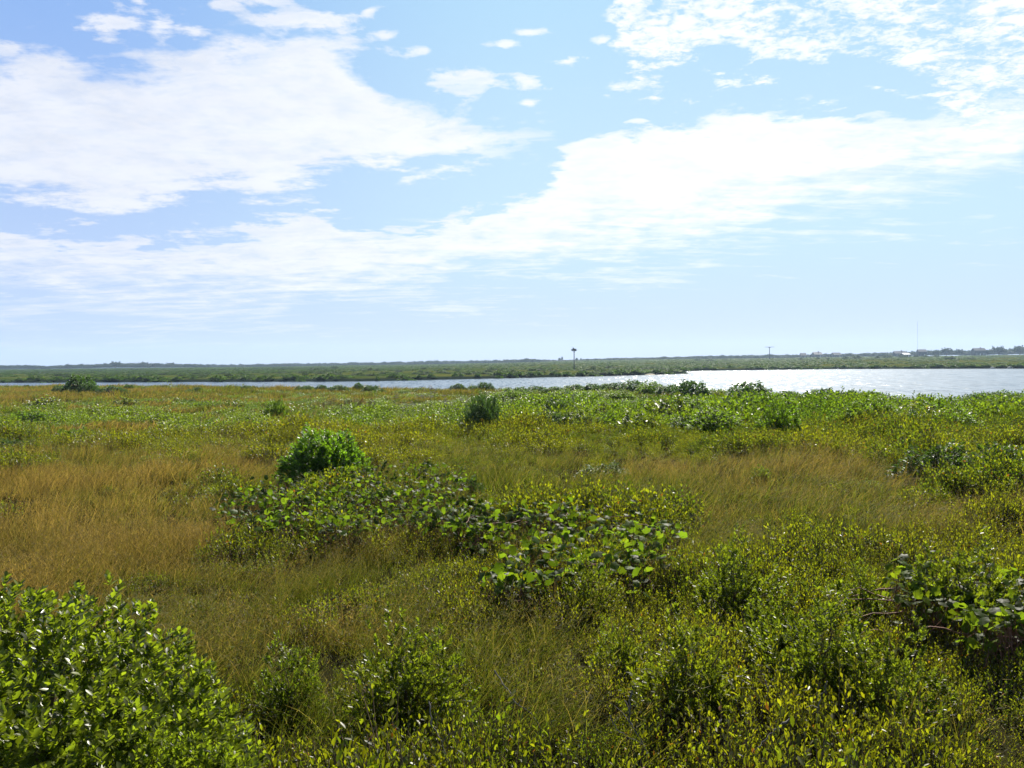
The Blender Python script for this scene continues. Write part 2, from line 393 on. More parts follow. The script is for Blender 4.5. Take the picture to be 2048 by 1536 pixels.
M_bay = leaf_mat('bayberry_leaf', (0.0784, 0.0920, 0.0069), (0.0579, 0.0804, 0.0058), use_hue=False, rough=.36, spec=0.35, trans=.42, under=(0.0767, 0.0984, 0.0202))
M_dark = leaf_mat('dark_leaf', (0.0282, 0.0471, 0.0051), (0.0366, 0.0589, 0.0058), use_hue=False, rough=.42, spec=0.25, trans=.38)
M_bright = leaf_mat('bright_leaf', (0.0528, 0.0842, 0.0056), (0.0748, 0.1015, 0.0068), use_hue=False, rough=.45, spec=0.18)
M_yel = leaf_mat('yellow_leaf', (0.0800, 0.0864, 0.0090), (0.0544, 0.0704, 0.0090), use_hue=False, rough=.4)
M_round = leaf_mat('round_leaf', (0.0561, 0.0998, 0.0067), (0.0864, 0.1248, 0.0079), use_hue=False, rough=.42, spec=.5)
M_near = leaf_mat('near_leaf', (0.0699, 0.0773, 0.0058), (0.0474, 0.0645, 0.0058), use_hue=False, rough=.4, spec=0.25)
M_feather = leaf_mat('feathery_leaf', (0.0299, 0.0544, 0.0154), (0.0381, 0.0653, 0.0154), use_hue=False, rough=.55, trans=.3)
M_vine = leaf_mat('vine_leaf', (0.0342, 0.0593, 0.0058), (0.0591, 0.0775, 0.0058), use_hue=False, rough=.48, spec=.08, trans=.5, under=(0.0467, 0.0674, 0.0148), back=(1.4, 1.35, .5))
M_shore = leaf_mat('shore_leaf', (0.0282, 0.0552, 0.0115), (0.0422, 0.0773, 0.0128), use_hue=False, rough=.5, trans=.35)
M_farleaf = leaf_mat('far_leaf', (0.0224, 0.0384, 0.0128), (0.0320, 0.0480, 0.0166), use_hue=False, rough=.6, trans=.3, spec=.2)
M_grass = grass_mat('meadow_grass', (.058, .078, .006), (.155, .104, .028))
M_twig = simple('twig_bark', (.10, .07, .045), .8, .4, 30)
M_deadwood = simple('weathered_wood', (.13, .115, .105), .75, .35, 30, bump=.4)
M_redstem = simple('vine_bark', (.16, .07, .04), .7, .4, 20)

# ------------------------------------------------------------------ plant prototypes
def rdir(n, up=0.5, r=rng):
    v = r.normal(size=(n, 3)); v[:, 2] = np.abs(v[:, 2]) * .6 + up; return unit(v)
def sprigs(acc, tips, dirs, tpl, nleaf, L, slen, spread=.9, W=1.0, r=rng):
    """each sprig: leaves set spirally along a short axis that ends at its tip"""
    n = len(tips); k = np.arange(nleaf) / max(nleaf - 1, 1)
    dirs = unit(dirs)
    ref = unit(r.normal(size=(n, 3))); X = unit(np.cross(dirs, ref)); Y = np.cross(dirs, X)
    ang = (np.arange(nleaf) * 2.4)[None, :] + r.uniform(0, 6.28, (n, 1)) + r.normal(0, .25, (n, nleaf))
    o = np.cos(ang)[..., None] * X[:, None] + np.sin(ang)[..., None] * Y[:, None]
    P = tips[:, None] - dirs[:, None] * ((1 - k)[None, :, None] * slen) + o * L * .05
    open_ = spread * (1.15 - .75 * k)[None, :, None] * r.uniform(.7, 1.3, (n, nleaf, 1))
    D = unit(dirs[:, None] + o * open_)
    N = unit(dirs[:, None] * .8 - o * .6 + r.normal(0, .25, (n, nleaf, 3)))
    S = L * r.uniform(.6, 1.15, (n, nleaf)) * (1.0 - .25 * (k > .9))
    place(acc, tpl, P.reshape(-1, 3), D.reshape(-1, 3), N.reshape(-1, 3), S.reshape(-1), W)
def proto(name, me):
    return bpy.data.objects.new(name, me)
def heath_clump(seed, nst, rad, hgt, L, nleaf, tpl, twig=True, mat=None, spread=.8):
    r = np.random.default_rng(seed)
    acc = Acc(); tw = Acc()
    a = r.uniform(0, 6.28, nst); q = rad * np.sqrt(r.uniform(0, 1, nst))
    tips = np.stack([q * np.cos(a), q * np.sin(a), hgt * r.uniform(.55, 1.05, nst) * (1 - .35 * (q / rad) ** 2)], -1)
    d = unit(np.stack([np.cos(a) * q / rad * .5, np.sin(a) * q / rad * .5, np.ones(nst)], -1) + r.normal(0, .18, (nst, 3)))
    sprigs(acc, tips, d, tpl, nleaf, L, hgt * .55, spread, r=r)
    v, t, qd = acc.v, acc.t, acc.q
    nleafpoly = sum(len(x) for x in t) + sum(len(x) for x in qd)
    if twig:
        base = tips * V3(.45, .45, 0); mid = (base + tips) / 2 + r.normal(0, .01, (nst, 3))
        nt_ = len(acc.q); tubes(acc, np.stack([base, mid, tips], 1), .0032, .0014, 3)
    f_t = np.concatenate(acc.t) if acc.t else np.zeros((0, 3), int)
    qs = np.concatenate(acc.q) if acc.q else np.zeros((0, 4), int)
    nq_leaf = sum(len(x) for x in acc.q[:-1]) if twig else len(qs)
    mi = np.concatenate([np.zeros(len(f_t)), np.zeros(nq_leaf), np.ones(len(qs) - nq_leaf)])
    fl = [f_t] + ([qs] if len(qs) else [])
    return proto('heath_clump', mesh_np('heath_clump', np.concatenate(acc.v), fl, [mat, M_twig], midx=mi))
def blades(acc, base, dirs, L, wd, droop, seg=4, r=rng):
    n = len(base); t = np.linspace(0, 1, seg + 1)
    side = unit(np.cross(dirs, V3(0, 0, 1)) + r.normal(0, .3, (n, 3)))
    hz = unit(dirs * V3(1, 1, 0) + 1e-6)
    c = base[:, None] + dirs[:, None] * (L[:, None, None] * t[None, :, None]) + (hz[:, None] * .45 - V3(0, 0, 1) * .55) * (droop[:, None, None] * L[:, None, None] * (t ** 2.2)[None, :, None])
    wq = wd[:, None, None] * (1 - t[None, :, None] ** 1.5 * .85)
    l = c - side[:, None] * wq; q = c + side[:, None] * wq
    v = np.stack([l, q], 2)                         # n, seg+1, 2, 3
    i, j = np.meshgrid(np.arange(n), np.arange(seg), indexing='ij'); bse = i * (seg + 1) * 2 + j * 2
    quads = np.stack([bse, bse + 1, bse + 3, bse + 2], -1).reshape(-1, 4)
    acc.add(v, None, quads, np.broadcast_to(t[None, :, None], (n, seg + 1, 2)).reshape(-1))
def grass_tuft(seed, n, rad, hgt, wd, lean=(.25, -.1), seg=4, heads=0):
    r = np.random.default_rng(seed); acc = Acc()
    a = r.uniform(0, 6.28, n); q = rad * np.sqrt(r.uniform(0, 1, n))
    base = np.stack([q * np.cos(a), q * np.sin(a), np.full(n, -.02)], -1)
    d = unit(np.stack([r.normal(lean[0], .28, n), r.normal(lean[1], .28, n), np.ones(n)], -1))
    L = hgt * r.uniform(.55, 1.15, n)
    blades(acc, base, d, L, wd * r.uniform(.6, 1.2, n), r.uniform(.1, .6, n), seg, r)
    if heads:
        k = min(heads, n); tip = base[:k] + d[:k] * L[:k, None] * .95
        m = 7
        for j in range(m):
            o = r.normal(0, .012, (k, 3)) + d[:k] * (j * .018)
            dd = unit(d[:k] + r.normal(0, .55, (k, 3)))
            blades(acc, tip + o, dd, np.full(k, .035), np.full(k, .0018), np.full(k, .3), 1, r)
            acc.a[-1] = np.full(len(acc.a[-1]), 1.0)
    me = acc.mesh('grass_tuft', M_grass, attr='tip')
    return proto('grass_tuft', me)

# geometry-nodes scatter for ground cover nobody could count
def scatter(name, protos, pos, rot, scl, idx, hue, label):
    c = bpy.data.collections.new(name + '_kinds')
    for k, o in enumerate(protos):
        o.name = '%s_kind_%02d' % (name, k); c.objects.link(o)
    me = bpy.data.meshes.new(name); me.vertices.add(len(pos)); me.vertices.foreach_set('co', np.asarray(pos, np.float32).ravel())
    def at_(n, t, v, key='value'):
        a = me.attributes.new(n, t, 'POINT'); a.data.foreach_set(key, v.ravel())
    at_('rot', 'FLOAT_VECTOR', np.asarray(rot, np.float32), 'vector'); at_('scl', 'FLOAT_VECTOR', np.asarray(scl, np.float32), 'vector')
    at_('idx', 'INT', np.asarray(idx, np.int32)); at_('hue', 'FLOAT', np.asarray(hue, np.float32))
    o = link(name, me); tag(o, label, None, None, 'stuff')
    g = bpy.data.node_groups.new(name, 'GeometryNodeTree')
    g.interface.new_socket('Geometry', in_out='INPUT', socket_type='NodeSocketGeometry')
    g.interface.new_socket('Geometry', in_out='OUTPUT', socket_type='NodeSocketGeometry')
    N = g.nodes; gi = N.new('NodeGroupInput'); go = N.new('NodeGroupOutput')
    ci = N.new('GeometryNodeCollectionInfo'); ci.inputs['Collection'].default_value = c
    ci.inputs['Separate Children'].default_value = True; ci.inputs['Reset Children'].default_value = True
    ip = N.new('GeometryNodeInstanceOnPoints'); ip.inputs['Pick Instance'].default_value = True
    mp = N.new('GeometryNodeMeshToPoints')
    def na(n, t):
        a = N.new('GeometryNodeInputNamedAttribute'); a.data_type = t; a.inputs['Name'].default_value = n
        return [s for s in a.outputs if s.name == 'Attribute' and s.enabled][0]
    er = N.new('FunctionNodeEulerToRotation')
    g.links.new(gi.outputs[0], mp.inputs['Mesh']); g.links.new(mp.outputs[0], ip.inputs['Points'])
    g.links.new(ci.outputs[0], ip.inputs['Instance']); g.links.new(na('idx', 'INT'), ip.inputs['Instance Index'])
    g.links.new(na('rot', 'FLOAT_VECTOR'), er.inputs[0]); g.links.new(er.outputs[0], ip.inputs['Rotation'])
    g.links.new(na('scl', 'FLOAT_VECTOR'), ip.inputs['Scale']); g.links.new(ip.outputs[0], go.inputs[0])
    md = o.modifiers.new('scatter', 'NODES'); md.node_group = g
    return o

# ------------------------------------------------------------------ vegetation map read off the photograph
COLS = [0, 256, 512, 768, 1024, 1280, 1536, 1792, 2048]
ROWS = [775, 800, 825, 850, 880, 910, 950, 1000, 1060, 1120, 1200, 1300, 1420, 1536]
SHR = np.array([[.42, .42, .45, .4, .5, .8, .6, .7, .6], [.45, .4, .45, .5, .8, .85, .75, .9, .9], [.85, .75, .55, .75, .95, 1, 1, 1, 1], [.75, .15, .55, .9, 1, 1, 1, 1, 1],
                [.95, .9, .85, .85, .95, .95, 1, 1, 1], [.6, .5, .55, .45, .4, .25, .3, .5, .9], [.25, .25, .35, .5, .3, .14, .14, .3, .7], [.1, .1, .4, .6, .5, .22, .14, .22, .3],
                [.06, .1, .7, .6, .8, .7, .3, .35, .6], [0, 0, .12, .3, .6, .85, .85, .9, .95], [.1, .08, .1, .3, .5, .9, 1, 1, 1], [.2, .2, .15, .4, .6, .9, 1, 1, 1],
                [.4, .5, .5, .65, .65, .8, 1, 1, 1], [.7, .8, .9, .9, .85, .9, 1, 1, 1]])
HUE = np.array([[.6, .6, .6, .6, .7, .8, .8, .8, .8], [.6, .6, .6, .6, .7, .8, .7, .7, .7], [.45, .45, .5, .55, .6, .8, .85, .8, .7], [.4, .4, .5, .5, .6, .75, .8, .8, .75],
                [.45, .4, .15, .25, .3, .5, .65, .65, .7], [.4, .4, .3, .35, .4, .4, .5, .5, .7], [.5, .5, .5, .5, .5, .5, .3, .5, .6], [.6, .6, .5, .5, .4, .4, .4, .5, .4],
                [.6, .6, .4, .4, .35, .3, .3, .35, .3], [.6, .6, .5, .4, .3, .25, .2, .15, .15], [.6, .6, .6, .5, .3, .25, .2, .15, .35], [.6, .6, .5, .4, .35, .3, .25, .2, .3],
                [.6, .6, .5, .4, .35, .35, .3, .25, .3], [.6, .5, .4, .35, .35, .35, .3, .3, .35]])
TAN = np.array([[.7, .7, .6, .6, .5, .4, .4, .4, .4], [.75, .75, .75, .7, .5, .5, .5, .5, .5], [.7, .8, .8, .7, .5, .4, .4, .3, .3], [.6, 1, .8, .5, .4, .4, .4, .3, .3],
                [.6, .6, .7, .4, .4, .4, .4, .5, .4], [.7, .8, .7, .4, .4, .65, .7, .6, .5], [.9, .8, .6, .4, .4, .5, .5, .6, .7], [1, .9, .7, .5, .4, .6, .45, .5, .7],
                [1, 1, .8, .5, .4, .6, .6, .5, .6], [1, .95, .75, .5, .4, .4, .4, .4, .4], [.9, .8, .6, .35, .35, .3, .3, .3, .3], [.6, .6, .6, .4, .35, .3, .3, .3, .3],
                [.5, .5, .4, .4, .35, .3, .3, .3, .3], [.3, .3, .3, .3, .3, .3, .3, .3, .3]])
def tab(T, px, py):
    fx = np.interp(px, COLS, np.arange(9)); fy = np.interp(py, ROWS, np.arange(len(ROWS)))
    i = np.minimum(fx.astype(int), 7); j = np.minimum(fy.astype(int), len(ROWS) - 2); a = fx - i; c = fy - j
    return (T[j, i] * (1 - a) + T[j, i + 1] * a) * (1 - c) + (T[j + 1, i] * (1 - a) + T[j + 1, i + 1] * a) * c

def points(y0, y1, dens, seed, margin=.16, extra=1.2):
    """random points over the wedge of ground the picture can see plus a margin to the sides"""
    r = np.random.default_rng(seed); hw = .577 + margin
    area = hw * (y1 ** 2 - y0 ** 2) + 2 * extra * (y1 - y0); n = int(area * dens)
    y = np.sqrt(r.uniform(y0 ** 2, y1 ** 2, n)); x = r.uniform(-1, 1, n) * (hw * y + extra)
    return x, y, r
def cover(y0, y1, dens, seed):
    x, y, r = points(y0, y1, dens, seed)
    k = y < yn(x) + 4.5
    x, y = x[k], y[k]; z = H(x, y); k = z > WZ + .15; x, y, z = x[k], y[k], z[k]
    px, py, _ = proj(x, y, z + .25)
    return x, y, z, px, py, r
def shrubby(x, y, px, py):
    s = tab(SHR, px, py)
    sc_ = np.clip(y / 14, .45, 3.0)
    n = np.where(y < 14, noise2(x, y, 1.1, 11), .5 * noise2(x, y, 3.2, 12) + .5 * noise2(x, y, 1.0, 13))
    n = .5 + (n - .5) * np.where(y < 14, 1.7, 2.3)
    return s, n

# ---- gaps in the near cover, each in front of a taller shrub
GAPS = [(1695, 1445, .62, 'tall yellow-green shrub behind the dark gap at the lower right'), (1990, 1300, .70, 'broad green shrub behind the dark gap at the right edge'),
        (800, 1500, .60, 'shrub behind the dark gap at the bottom left of centre'), (1410, 1490, .55, 'yellow-green shrub behind the dark gap at the bottom right of centre'),
        (1490, 1255, .60, 'leafy shrub behind the small dark gap in the right-hand heath'), (1250, 1390, .36, 'low leafy shrub at the bottom centre beside the bare branches'),
        (1830, 1490, .50, 'wide leafy shrub at the bottom edge of the lower right heath'), (1180, 1250, .42, 'leafy shrub in the heath just below the second vine patch'),
        (1750, 1260, .44, 'rounded leafy shrub left of the vine near the right edge'), (1580, 1350, .46, 'leafy shrub between two dark gaps in the lower right heath'), (560, 1440, .36, 'leafy shrub right of the corner bush near the bottom')]
GP = [at(q[0], q[1], .08) + (q[2],) for q in GAPS]
def gaps(x, y):
    k = np.zeros(len(x), bool)
    for gx_, gy_, w_ in GP:
        k |= ((x - gx_) / (w_ * .52)) ** 2 + ((y - gy_) / (w_ * .36)) ** 2 < .5 + .7 * (noise2(x, y, .15, 90) - .5)
    return k
# ---- heath carpet
tplN, tplF = leaf_t(.23, .07), leaf_far(.30)
near_k = [heath_clump(100 + k, [17, 24, 14, 20, 16, 22, 12, 18][k], [.17, .15, .2, .16][k % 4], [.36, .30, .44, .40][k % 4], [.034, .024, .038, .028, .031, .022, .038, .036][k], [13, 17, 10, 14][k % 4], leaf_t([.23, .27, .20, .16][k % 4], .07), mat=M_carpet, spread=[1.0, 1.2, .8, .9][k % 4]) for k in range(8)]
mid_k = [heath_clump(120 + k, 34, .27, .46, .044, 12, tplF, mat=M_carpet, spread=1.0) for k in range(5)]
far_k = [heath_clump(140 + k, 60, .55, .60, .070, 10, tplF, twig=False, mat=M_mid, spread=1.1) for k in range(5)]
def heath(name, kinds, y0, y1, dens, seed, s0, s1, label):
    x, y, z, px, py, r = cover(y0, y1, dens, seed)
    s, n = shrubby(x, y, px, py)
    th = s * 1.12 + (.10 if y0 < 10 else -.02); keep = n < th
    lush = np.clip((th - n) * 3.0, 0, 1)
    keep &= ~gaps(x, y)
    x, y, z, px, py, lush = [a[keep] for a in (x, y, z, px, py, lush)]
    big = 0.50 + .42 * lush + (1.35 if y0 < 10 else 1.9) * (noise2(x, y, 1.1 if y0 < 10 else 1.5, 21) - .5) + .5 * (noise2(x, y, 5, 22) - .5)
    tall = np.interp(py, [770, 800, 830, 900], [.38, .48, .85, .85]) * np.interp(px, [0, 900, 1100, 2048], [.7, .8, 1.1, 1.1]) if y0 > 14 else 1.0
    S = r.uniform(s0, s1, len(x)) * np.clip(big, .28, 1.6)
    scl = np.stack([S, S, S * tall * r.uniform(.8, 1.15, len(x))], -1)
    S = S * np.where((py < 885) & (px > 1000), .62 + .7 * (noise2(x, y, 2.6, 25) > .55), 1.0) if y0 > 14 else S
    scl = np.stack([S, S, S * tall * r.uniform(.8, 1.15, len(x))], -1)
    rot = np.stack([r.normal(0, .13, len(x)), r.normal(0, .13, len(x)), r.uniform(0, 6.28, len(x))], -1)
    hue = np.clip(tab(HUE, px, py) + 1.3 * (noise2(x, y, 1.4 if y0 < 14 else 4, 31) - .5) + r.normal(0, .12, len(x)), 0, 1)
    return scatter(name, kinds, np.stack([x, y, z - .02], -1), rot, scl, r.integers(0, len(kinds), len(x)), hue, label)
heath('low_heath', near_k, 2.6, 11, 62, 1, .85, 1.25, 'low yellow-green heath covering the foreground ground')
heath('heath_carpet', mid_k, 11, 26, 14, 2, .85, 1.3, 'yellow-green heath covering the middle of the meadow')
heath('shrub_cover', far_k, 26, 100, 3.6, 3, .8, 1.3, 'green shrub cover running back to the near shore')

# ---- grass
g_near = [grass_tuft(200 + k, 40, .10, .40, .0021, heads=10) for k in range(5)]
g_mid = [grass_tuft(220 + k, 46, .22, .36, .0046, seg=3, heads=8) for k in range(4)]
g_far = [grass_tuft(240 + k, 60, .50, .33, .014, seg=2) for k in range(4)]
def meadow(name, kinds, y0, y1, dens, seed, label):
    x, y, z, px, py, r = cover(y0, y1, dens, seed)
    s, n = shrubby(x, y, px, py)
    keep = ~gaps(x, y) & (r.uniform(0, 1, len(x)) < np.where(n < s * .95 + .10, .07, 1.0) * np.where((px > 1250) & (py > 1110), .35, 1))
    keep &= noise2(x, y, .8 if y0 < 14 else 2, 43) > .15
    x, y, z, px, py = [a[keep] for a in (x, y, z, px, py)]
    S = r.uniform(.7, 1.25, len(x)) * (1 + .7 * (noise2(x, y, 2.5, 41) - .5) + .8 * (noise2(x, y, .7 if y0 < 14 else 1.4, 42) - .5))
    cs = 1.2 if y0 < 14 else 2.2
    rot = np.stack([r.normal(0, .10, len(x)) + 1.1 * (noise2(x, y, cs, 44) - .5), r.normal(0, .10, len(x)) + 1.3 * (noise2(x, y, cs, 45) - .45), r.normal(0, .5, len(x))], -1)
    hue = np.clip(tab(TAN, px, py) * 1.05 - .29 + 1.1 * (noise2(x, y, 1.8 if y0 < 14 else 5, 51) - .5) + r.normal(0, .12, len(x)), 0, 1)
    return scatter(name, kinds, np.stack([x, y, z], -1), rot, np.stack([S, S, S], -1), r.integers(0, len(kinds), len(x)), hue, label)
meadow('grass', g_near, 2.6, 11, 60, 4, 'fine green and tan grass in the foreground')
meadow('meadow_grass', g_mid, 11, 26, 22, 5, 'tan and green grass across the middle of the meadow')
meadow('far_meadow_grass', g_far, 26, 100, 4.5, 6, 'tan grass running back to the near shore')

# ------------------------------------------------------------------ shrubs as things
def dome_points(r, n, lump=.25):
    d = unit(r.normal(size=(n, 3))); d[:, 2] = np.abs(d[:, 2]) * 1.0 - .12; d = unit(d)
    k = 1 + lump * (np.sin(d[:, 0] * 5 + d[:, 2] * 3) * np.cos(d[:, 1] * 4 + 1) + .5 * np.sin(d[:, 0] * 11 + d[:, 1] * 9))
    return d, k
def shrub_meshes(seed, mat, nsp, L, nleaf, tpl, W=1.0, lump=.22, fill=.35, upright=.6, slen=.12, spread=.8, barkmat=None):
    """unit shrub: about 1 m wide (radius .5) and 1 m tall; L is the leaf length at that size"""
    r = np.random.default_rng(seed)
    d, k = dome_points(r, nsp, lump)
    rad = np.where(r.uniform(size=nsp) < fill, r.uniform(.45, .9, nsp), r.uniform(.86, 1.05, nsp)) * k
    tips = d * rad[:, None] * V3(.5, .5, .90); tips[:, 2] = tips[:, 2] * .95 + .07
    acc = Acc(); sprigs(acc, tips, unit(d + V3(0, 0, upright)) + r.normal(0, .2, (nsp, 3)), tpl, nleaf, L, slen, spread, W, r)
    fol = acc.mesh('foliage', mat)
    st = Acc(); m = min(nsp, 46); ch = tips[r.choice(nsp, m, replace=False)] * .93
    base = ch * V3(.10, .10, 0) + V3(0, 0, -.03)
    p1 = base + (ch - base) * .4 * V3(.7, .7, 1.2) + r.normal(0, .02, (m, 3)); p2 = base + (ch - base) * .75 * V3(.95, .95, 1.05) + r.normal(0, .02, (m, 3))
    tubes(st, np.stack([base, p1, p2, ch], 1), .010, .003, 4)
    return fol, st.mesh('stem', barkmat or M_twig)
KINDS = {
    'dark': [shrub_meshes(300 + k, M_dark, 1300, .048, 12, tplF, slen=.07) for k in range(2)],
    'bright': [shrub_meshes(310 + k, M_bright, 1000, .056, 10, tplF, slen=.08) for k in range(3)],
    'yellow': [shrub_meshes(320, M_yel, 260, .09, 10, tplF)],
    'feather': [shrub_meshes(330, M_feather, 1700, .06, 12, leaf_far(.13), upright=1.2, lump=.15)],
    'round': [shrub_meshes(390, M_round, 1900, .048, 12, tplF, lump=.17, slen=.09, fill=.35)],
    'near': [shrub_meshes(370 + k, M_near, 700, .050, 12, tplN, lump=.3, fill=.35, slen=.09) for k in range(3)],
    'shore': [shrub_meshes(340 + k, M_shore, 1300, .055, 9, tplF, lump=.14, upright=.1, slen=.04, fill=.2) for k in range(4)],
    'far': [shrub_meshes(350 + k, M_farleaf, 150, .14, 7, leaf_far(.4), lump=.3) for k in range(3)],
}
def shrub(kind, x, y, w_, h_, label, group=None, name='shrub', depth=None, sink=.03, seed=0, cat='shrub'):
    ks = KINDS[kind]; fol, st = ks[seed % len(ks)]
    z = float(H(x, y)) - sink
    e = empty(name, (x, y, z), (seed * 2.399) % 6.28); tag(e, label, cat, group)
    for nm, me in (('foliage', fol), ('stem', st)):
        o = link(nm, me, e); o.scale = (w_, depth or w_, h_)
    return e
def shrub_px(kind, px, base, wpx, hpx, label, group=None, seed=0, z=0.0, **kw):
    x, y = at(px, base, z)
    return shrub(kind, x, y, wpx / F * y, hpx / F * y, label, group, seed=seed, **kw)

shrub_px('round', 648, 966, 168, 114, 'dense dark green dome-shaped shrub standing behind the glossy vine patch', seed=0)
shrub_px('feather', 968, 874, 92, 94, 'feathery grey-green upright shrub in the middle of the meadow', seed=0)
shrub_px('bright', 553, 840, 46, 46, 'small bright green shrub left of the brown seed stalks', seed=1)
shrub_px('bright', 1560, 888, 92, 84, 'bright green fluffy shrub at the front of the right-hand thicket', seed=2)
shrub_px('bright', 1724, 836, 42, 36, 'small pale green shrub rising from the right-hand thicket', seed=0)
shrub_px('yellow', 1523, 966, 44, 38, 'small yellow-green shrub standing alone in the right-hand grass', seed=0)
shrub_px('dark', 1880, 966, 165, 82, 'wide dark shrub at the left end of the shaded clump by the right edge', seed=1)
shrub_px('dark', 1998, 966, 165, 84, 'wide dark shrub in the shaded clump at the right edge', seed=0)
shrub_px('yellow', 1740, 978, 50, 26, 'low yellow-green shrub in the grass left of the shaded clump', seed=0)
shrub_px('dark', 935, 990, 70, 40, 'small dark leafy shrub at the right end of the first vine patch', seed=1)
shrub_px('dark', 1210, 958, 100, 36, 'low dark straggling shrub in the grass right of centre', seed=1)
shrub_px('yellow', 232, 1222, 66, 36, 'small dark-tipped shrub just beyond the big corner bush', seed=0)
shrub_px('yellow', 395, 1222, 60, 30, 'small yellow-green shrub in the tan grass at lower left', seed=0)
shrub_px('yellow', 585, 1322, 78, 40, 'yellow-green shrub in the grass below the vine patches', seed=0)
shrub_px('dark', 840, 1290, 90, 50, 'small dark green shrub in the lower middle grass', seed=0)
shrub_px('bright', 870, 1190, 62, 38, 'small bright green shrub left of the second vine patch', seed=0)
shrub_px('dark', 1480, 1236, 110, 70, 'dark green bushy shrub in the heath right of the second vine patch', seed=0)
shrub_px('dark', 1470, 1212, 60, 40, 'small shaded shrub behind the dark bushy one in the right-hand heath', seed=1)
for k, ((gx_, gy_, w_), q) in enumerate(zip(GP, GAPS)):
    shrub('near', gx_, gy_ + w_ * .62, w_ * 1.25, w_ * .85 + .16, q[3], seed=k)
# on the near shore
g_sh = 'shrubs along the near shore of the water'
SHORE = [(160, 784, 54, 36, 'largest round dark shrub on the near shore at far left'), (127, 782, 32, 15, 'low round shrub left of the big dark one on the near shore'),
         (177, 786, 36, 18, 'low round shrub at the right foot of the big dark one on the near shore'), (226, 790, 44, 18, 'low bright shrub right of the big dark one on the near shore'),
         (54, 775, 14, 8, 'tiny leftmost shrub on the near shore'), (257, 779, 15, 10, 'tiny shrub against the water right of the big dark group'), (395, 784, 22, 14, 'small dark shrub on the near shore at left'),
         (378, 784, 14, 7, 'tiny green shrub left of the small dark one on the near shore'), (493, 778, 24, 8, 'low flat shrub against the water at left of centre'),
         (610, 780, 30, 13, 'dark rounded shrub on the near shore, left one of three'), (643, 780, 22, 10, 'low shrub on the near shore, middle one of three'), (678, 783, 34, 16, 'dark rounded shrub on the near shore, right one of three'),
         (716, 782, 22, 14, 'dark shrub on the near shore left of the paired green ones'), (741, 784, 28, 14, 'wide green shrub of the pair on the near shore'), (760, 786, 22, 13, 'small green shrub of the pair on the near shore'),
         (837, 783, 22, 8, 'small flat shrub on the near shore left of centre'), (917, 781, 34, 17, 'open twiggy shrub on the near shore at centre'), (945, 780, 18, 9, 'small shrub between two larger ones on the near shore at centre'),
         (969, 782, 34, 18, 'dark wide shrub on the near shore at centre'), (1498, 800, 62, 34, 'tall dark rounded shrub on the near shore below the bright water'),
         (1468, 788, 34, 15, 'low shrub left of the tall dark rounded one by the bright water'), (1427, 782, 30, 10, 'flat low shrub on the near shore at the start of the bright water'),
         (1963, 806, 52, 20, 'rounded shrub on the near shore at right'), (2030, 804, 50, 24, 'rounded shrub on the near shore at the right edge'),
         (1748, 800, 54, 26, 'wide green shrub on the near shore below the bright water'), (1704, 797, 36, 20, 'small green shrub left of the wide one below the bright water'),
         (1577, 800, 46, 22, 'green shrub on the near shore right of the tall dark rounded one'), (1648, 800, 40, 20, 'low yellowish shrub on the near shore below the bright water')]
for k, (px, base, wp, hp, lab) in enumerate(SHORE):
    x, y = at(px, base + 2, .02); y2 = min(y, float(yn(x)) - .3); f = y2 / y
    shrub('shore', x * f, y2, wp / F * y2 * (1.1, 1.35, 1.2, 1.5)[k % 4], hp / F * y2 * ((1.15, .9, 1.25, 1.05, .8)[k % 5] if k else .95) * (1.15 if px < 1000 else (1.5 if px == 1498 else 1.1)), lab, g_sh, seed=k)
g_th = 'dense shrubs of the thicket on the near shore'
THK = [(1025, 803, 74, 30, 'bright'), (1035, 788, 60, 20, 'shore'), (1073, 784, 50, 18, 'shore'), (1110, 786, 60, 18, 'shore'), (1150, 784, 60, 20, 'shore'), (1190, 784, 66, 22, 'shore'), (1228, 784, 60, 24, 'shore'),
       (1266, 785, 70, 30, 'shore'), (1305, 788, 70, 30, 'bright'), (1340, 790, 60, 26, 'shore'), (1382, 798, 76, 46, 'shore'), (1240, 800, 70, 26, 'bright'), (1130, 800, 70, 22, 'shore'), (1180, 802, 64, 22, 'bright')]
TL = ['bright green shrub in front of the left end of the shore thicket', 'shrub at the left end of the shore thicket', 'second shrub from the left in the shore thicket', 'third shrub from the left in the shore thicket',
      'low shrub in the shore thicket below the nest pole', 'shrub in the shore thicket just right of the nest pole', 'shrub left of the highest crown of the shore thicket', 'highest dark shrub of the shore thicket', 'bright shrub at the crest of the shore thicket',
      'shrub sloping down at the right of the shore thicket', 'dark dense shrub at the right end of the shore thicket', 'bright shrub in front of the highest part of the shore thicket', 'shrub in front of the left part of the shore thicket', 'bright shrub in front of the middle of the shore thicket']
for k, (px, base, wp, hp, kd) in enumerate(THK):
    x, y = at(px, base + 4, 0); y2 = min(y, float(yn(x)) - .3); f = y2 / y
    shrub(kd, x * f, y2, wp / F * y2, hp / F * y2 * .95, TL[k], g_th, seed=k)
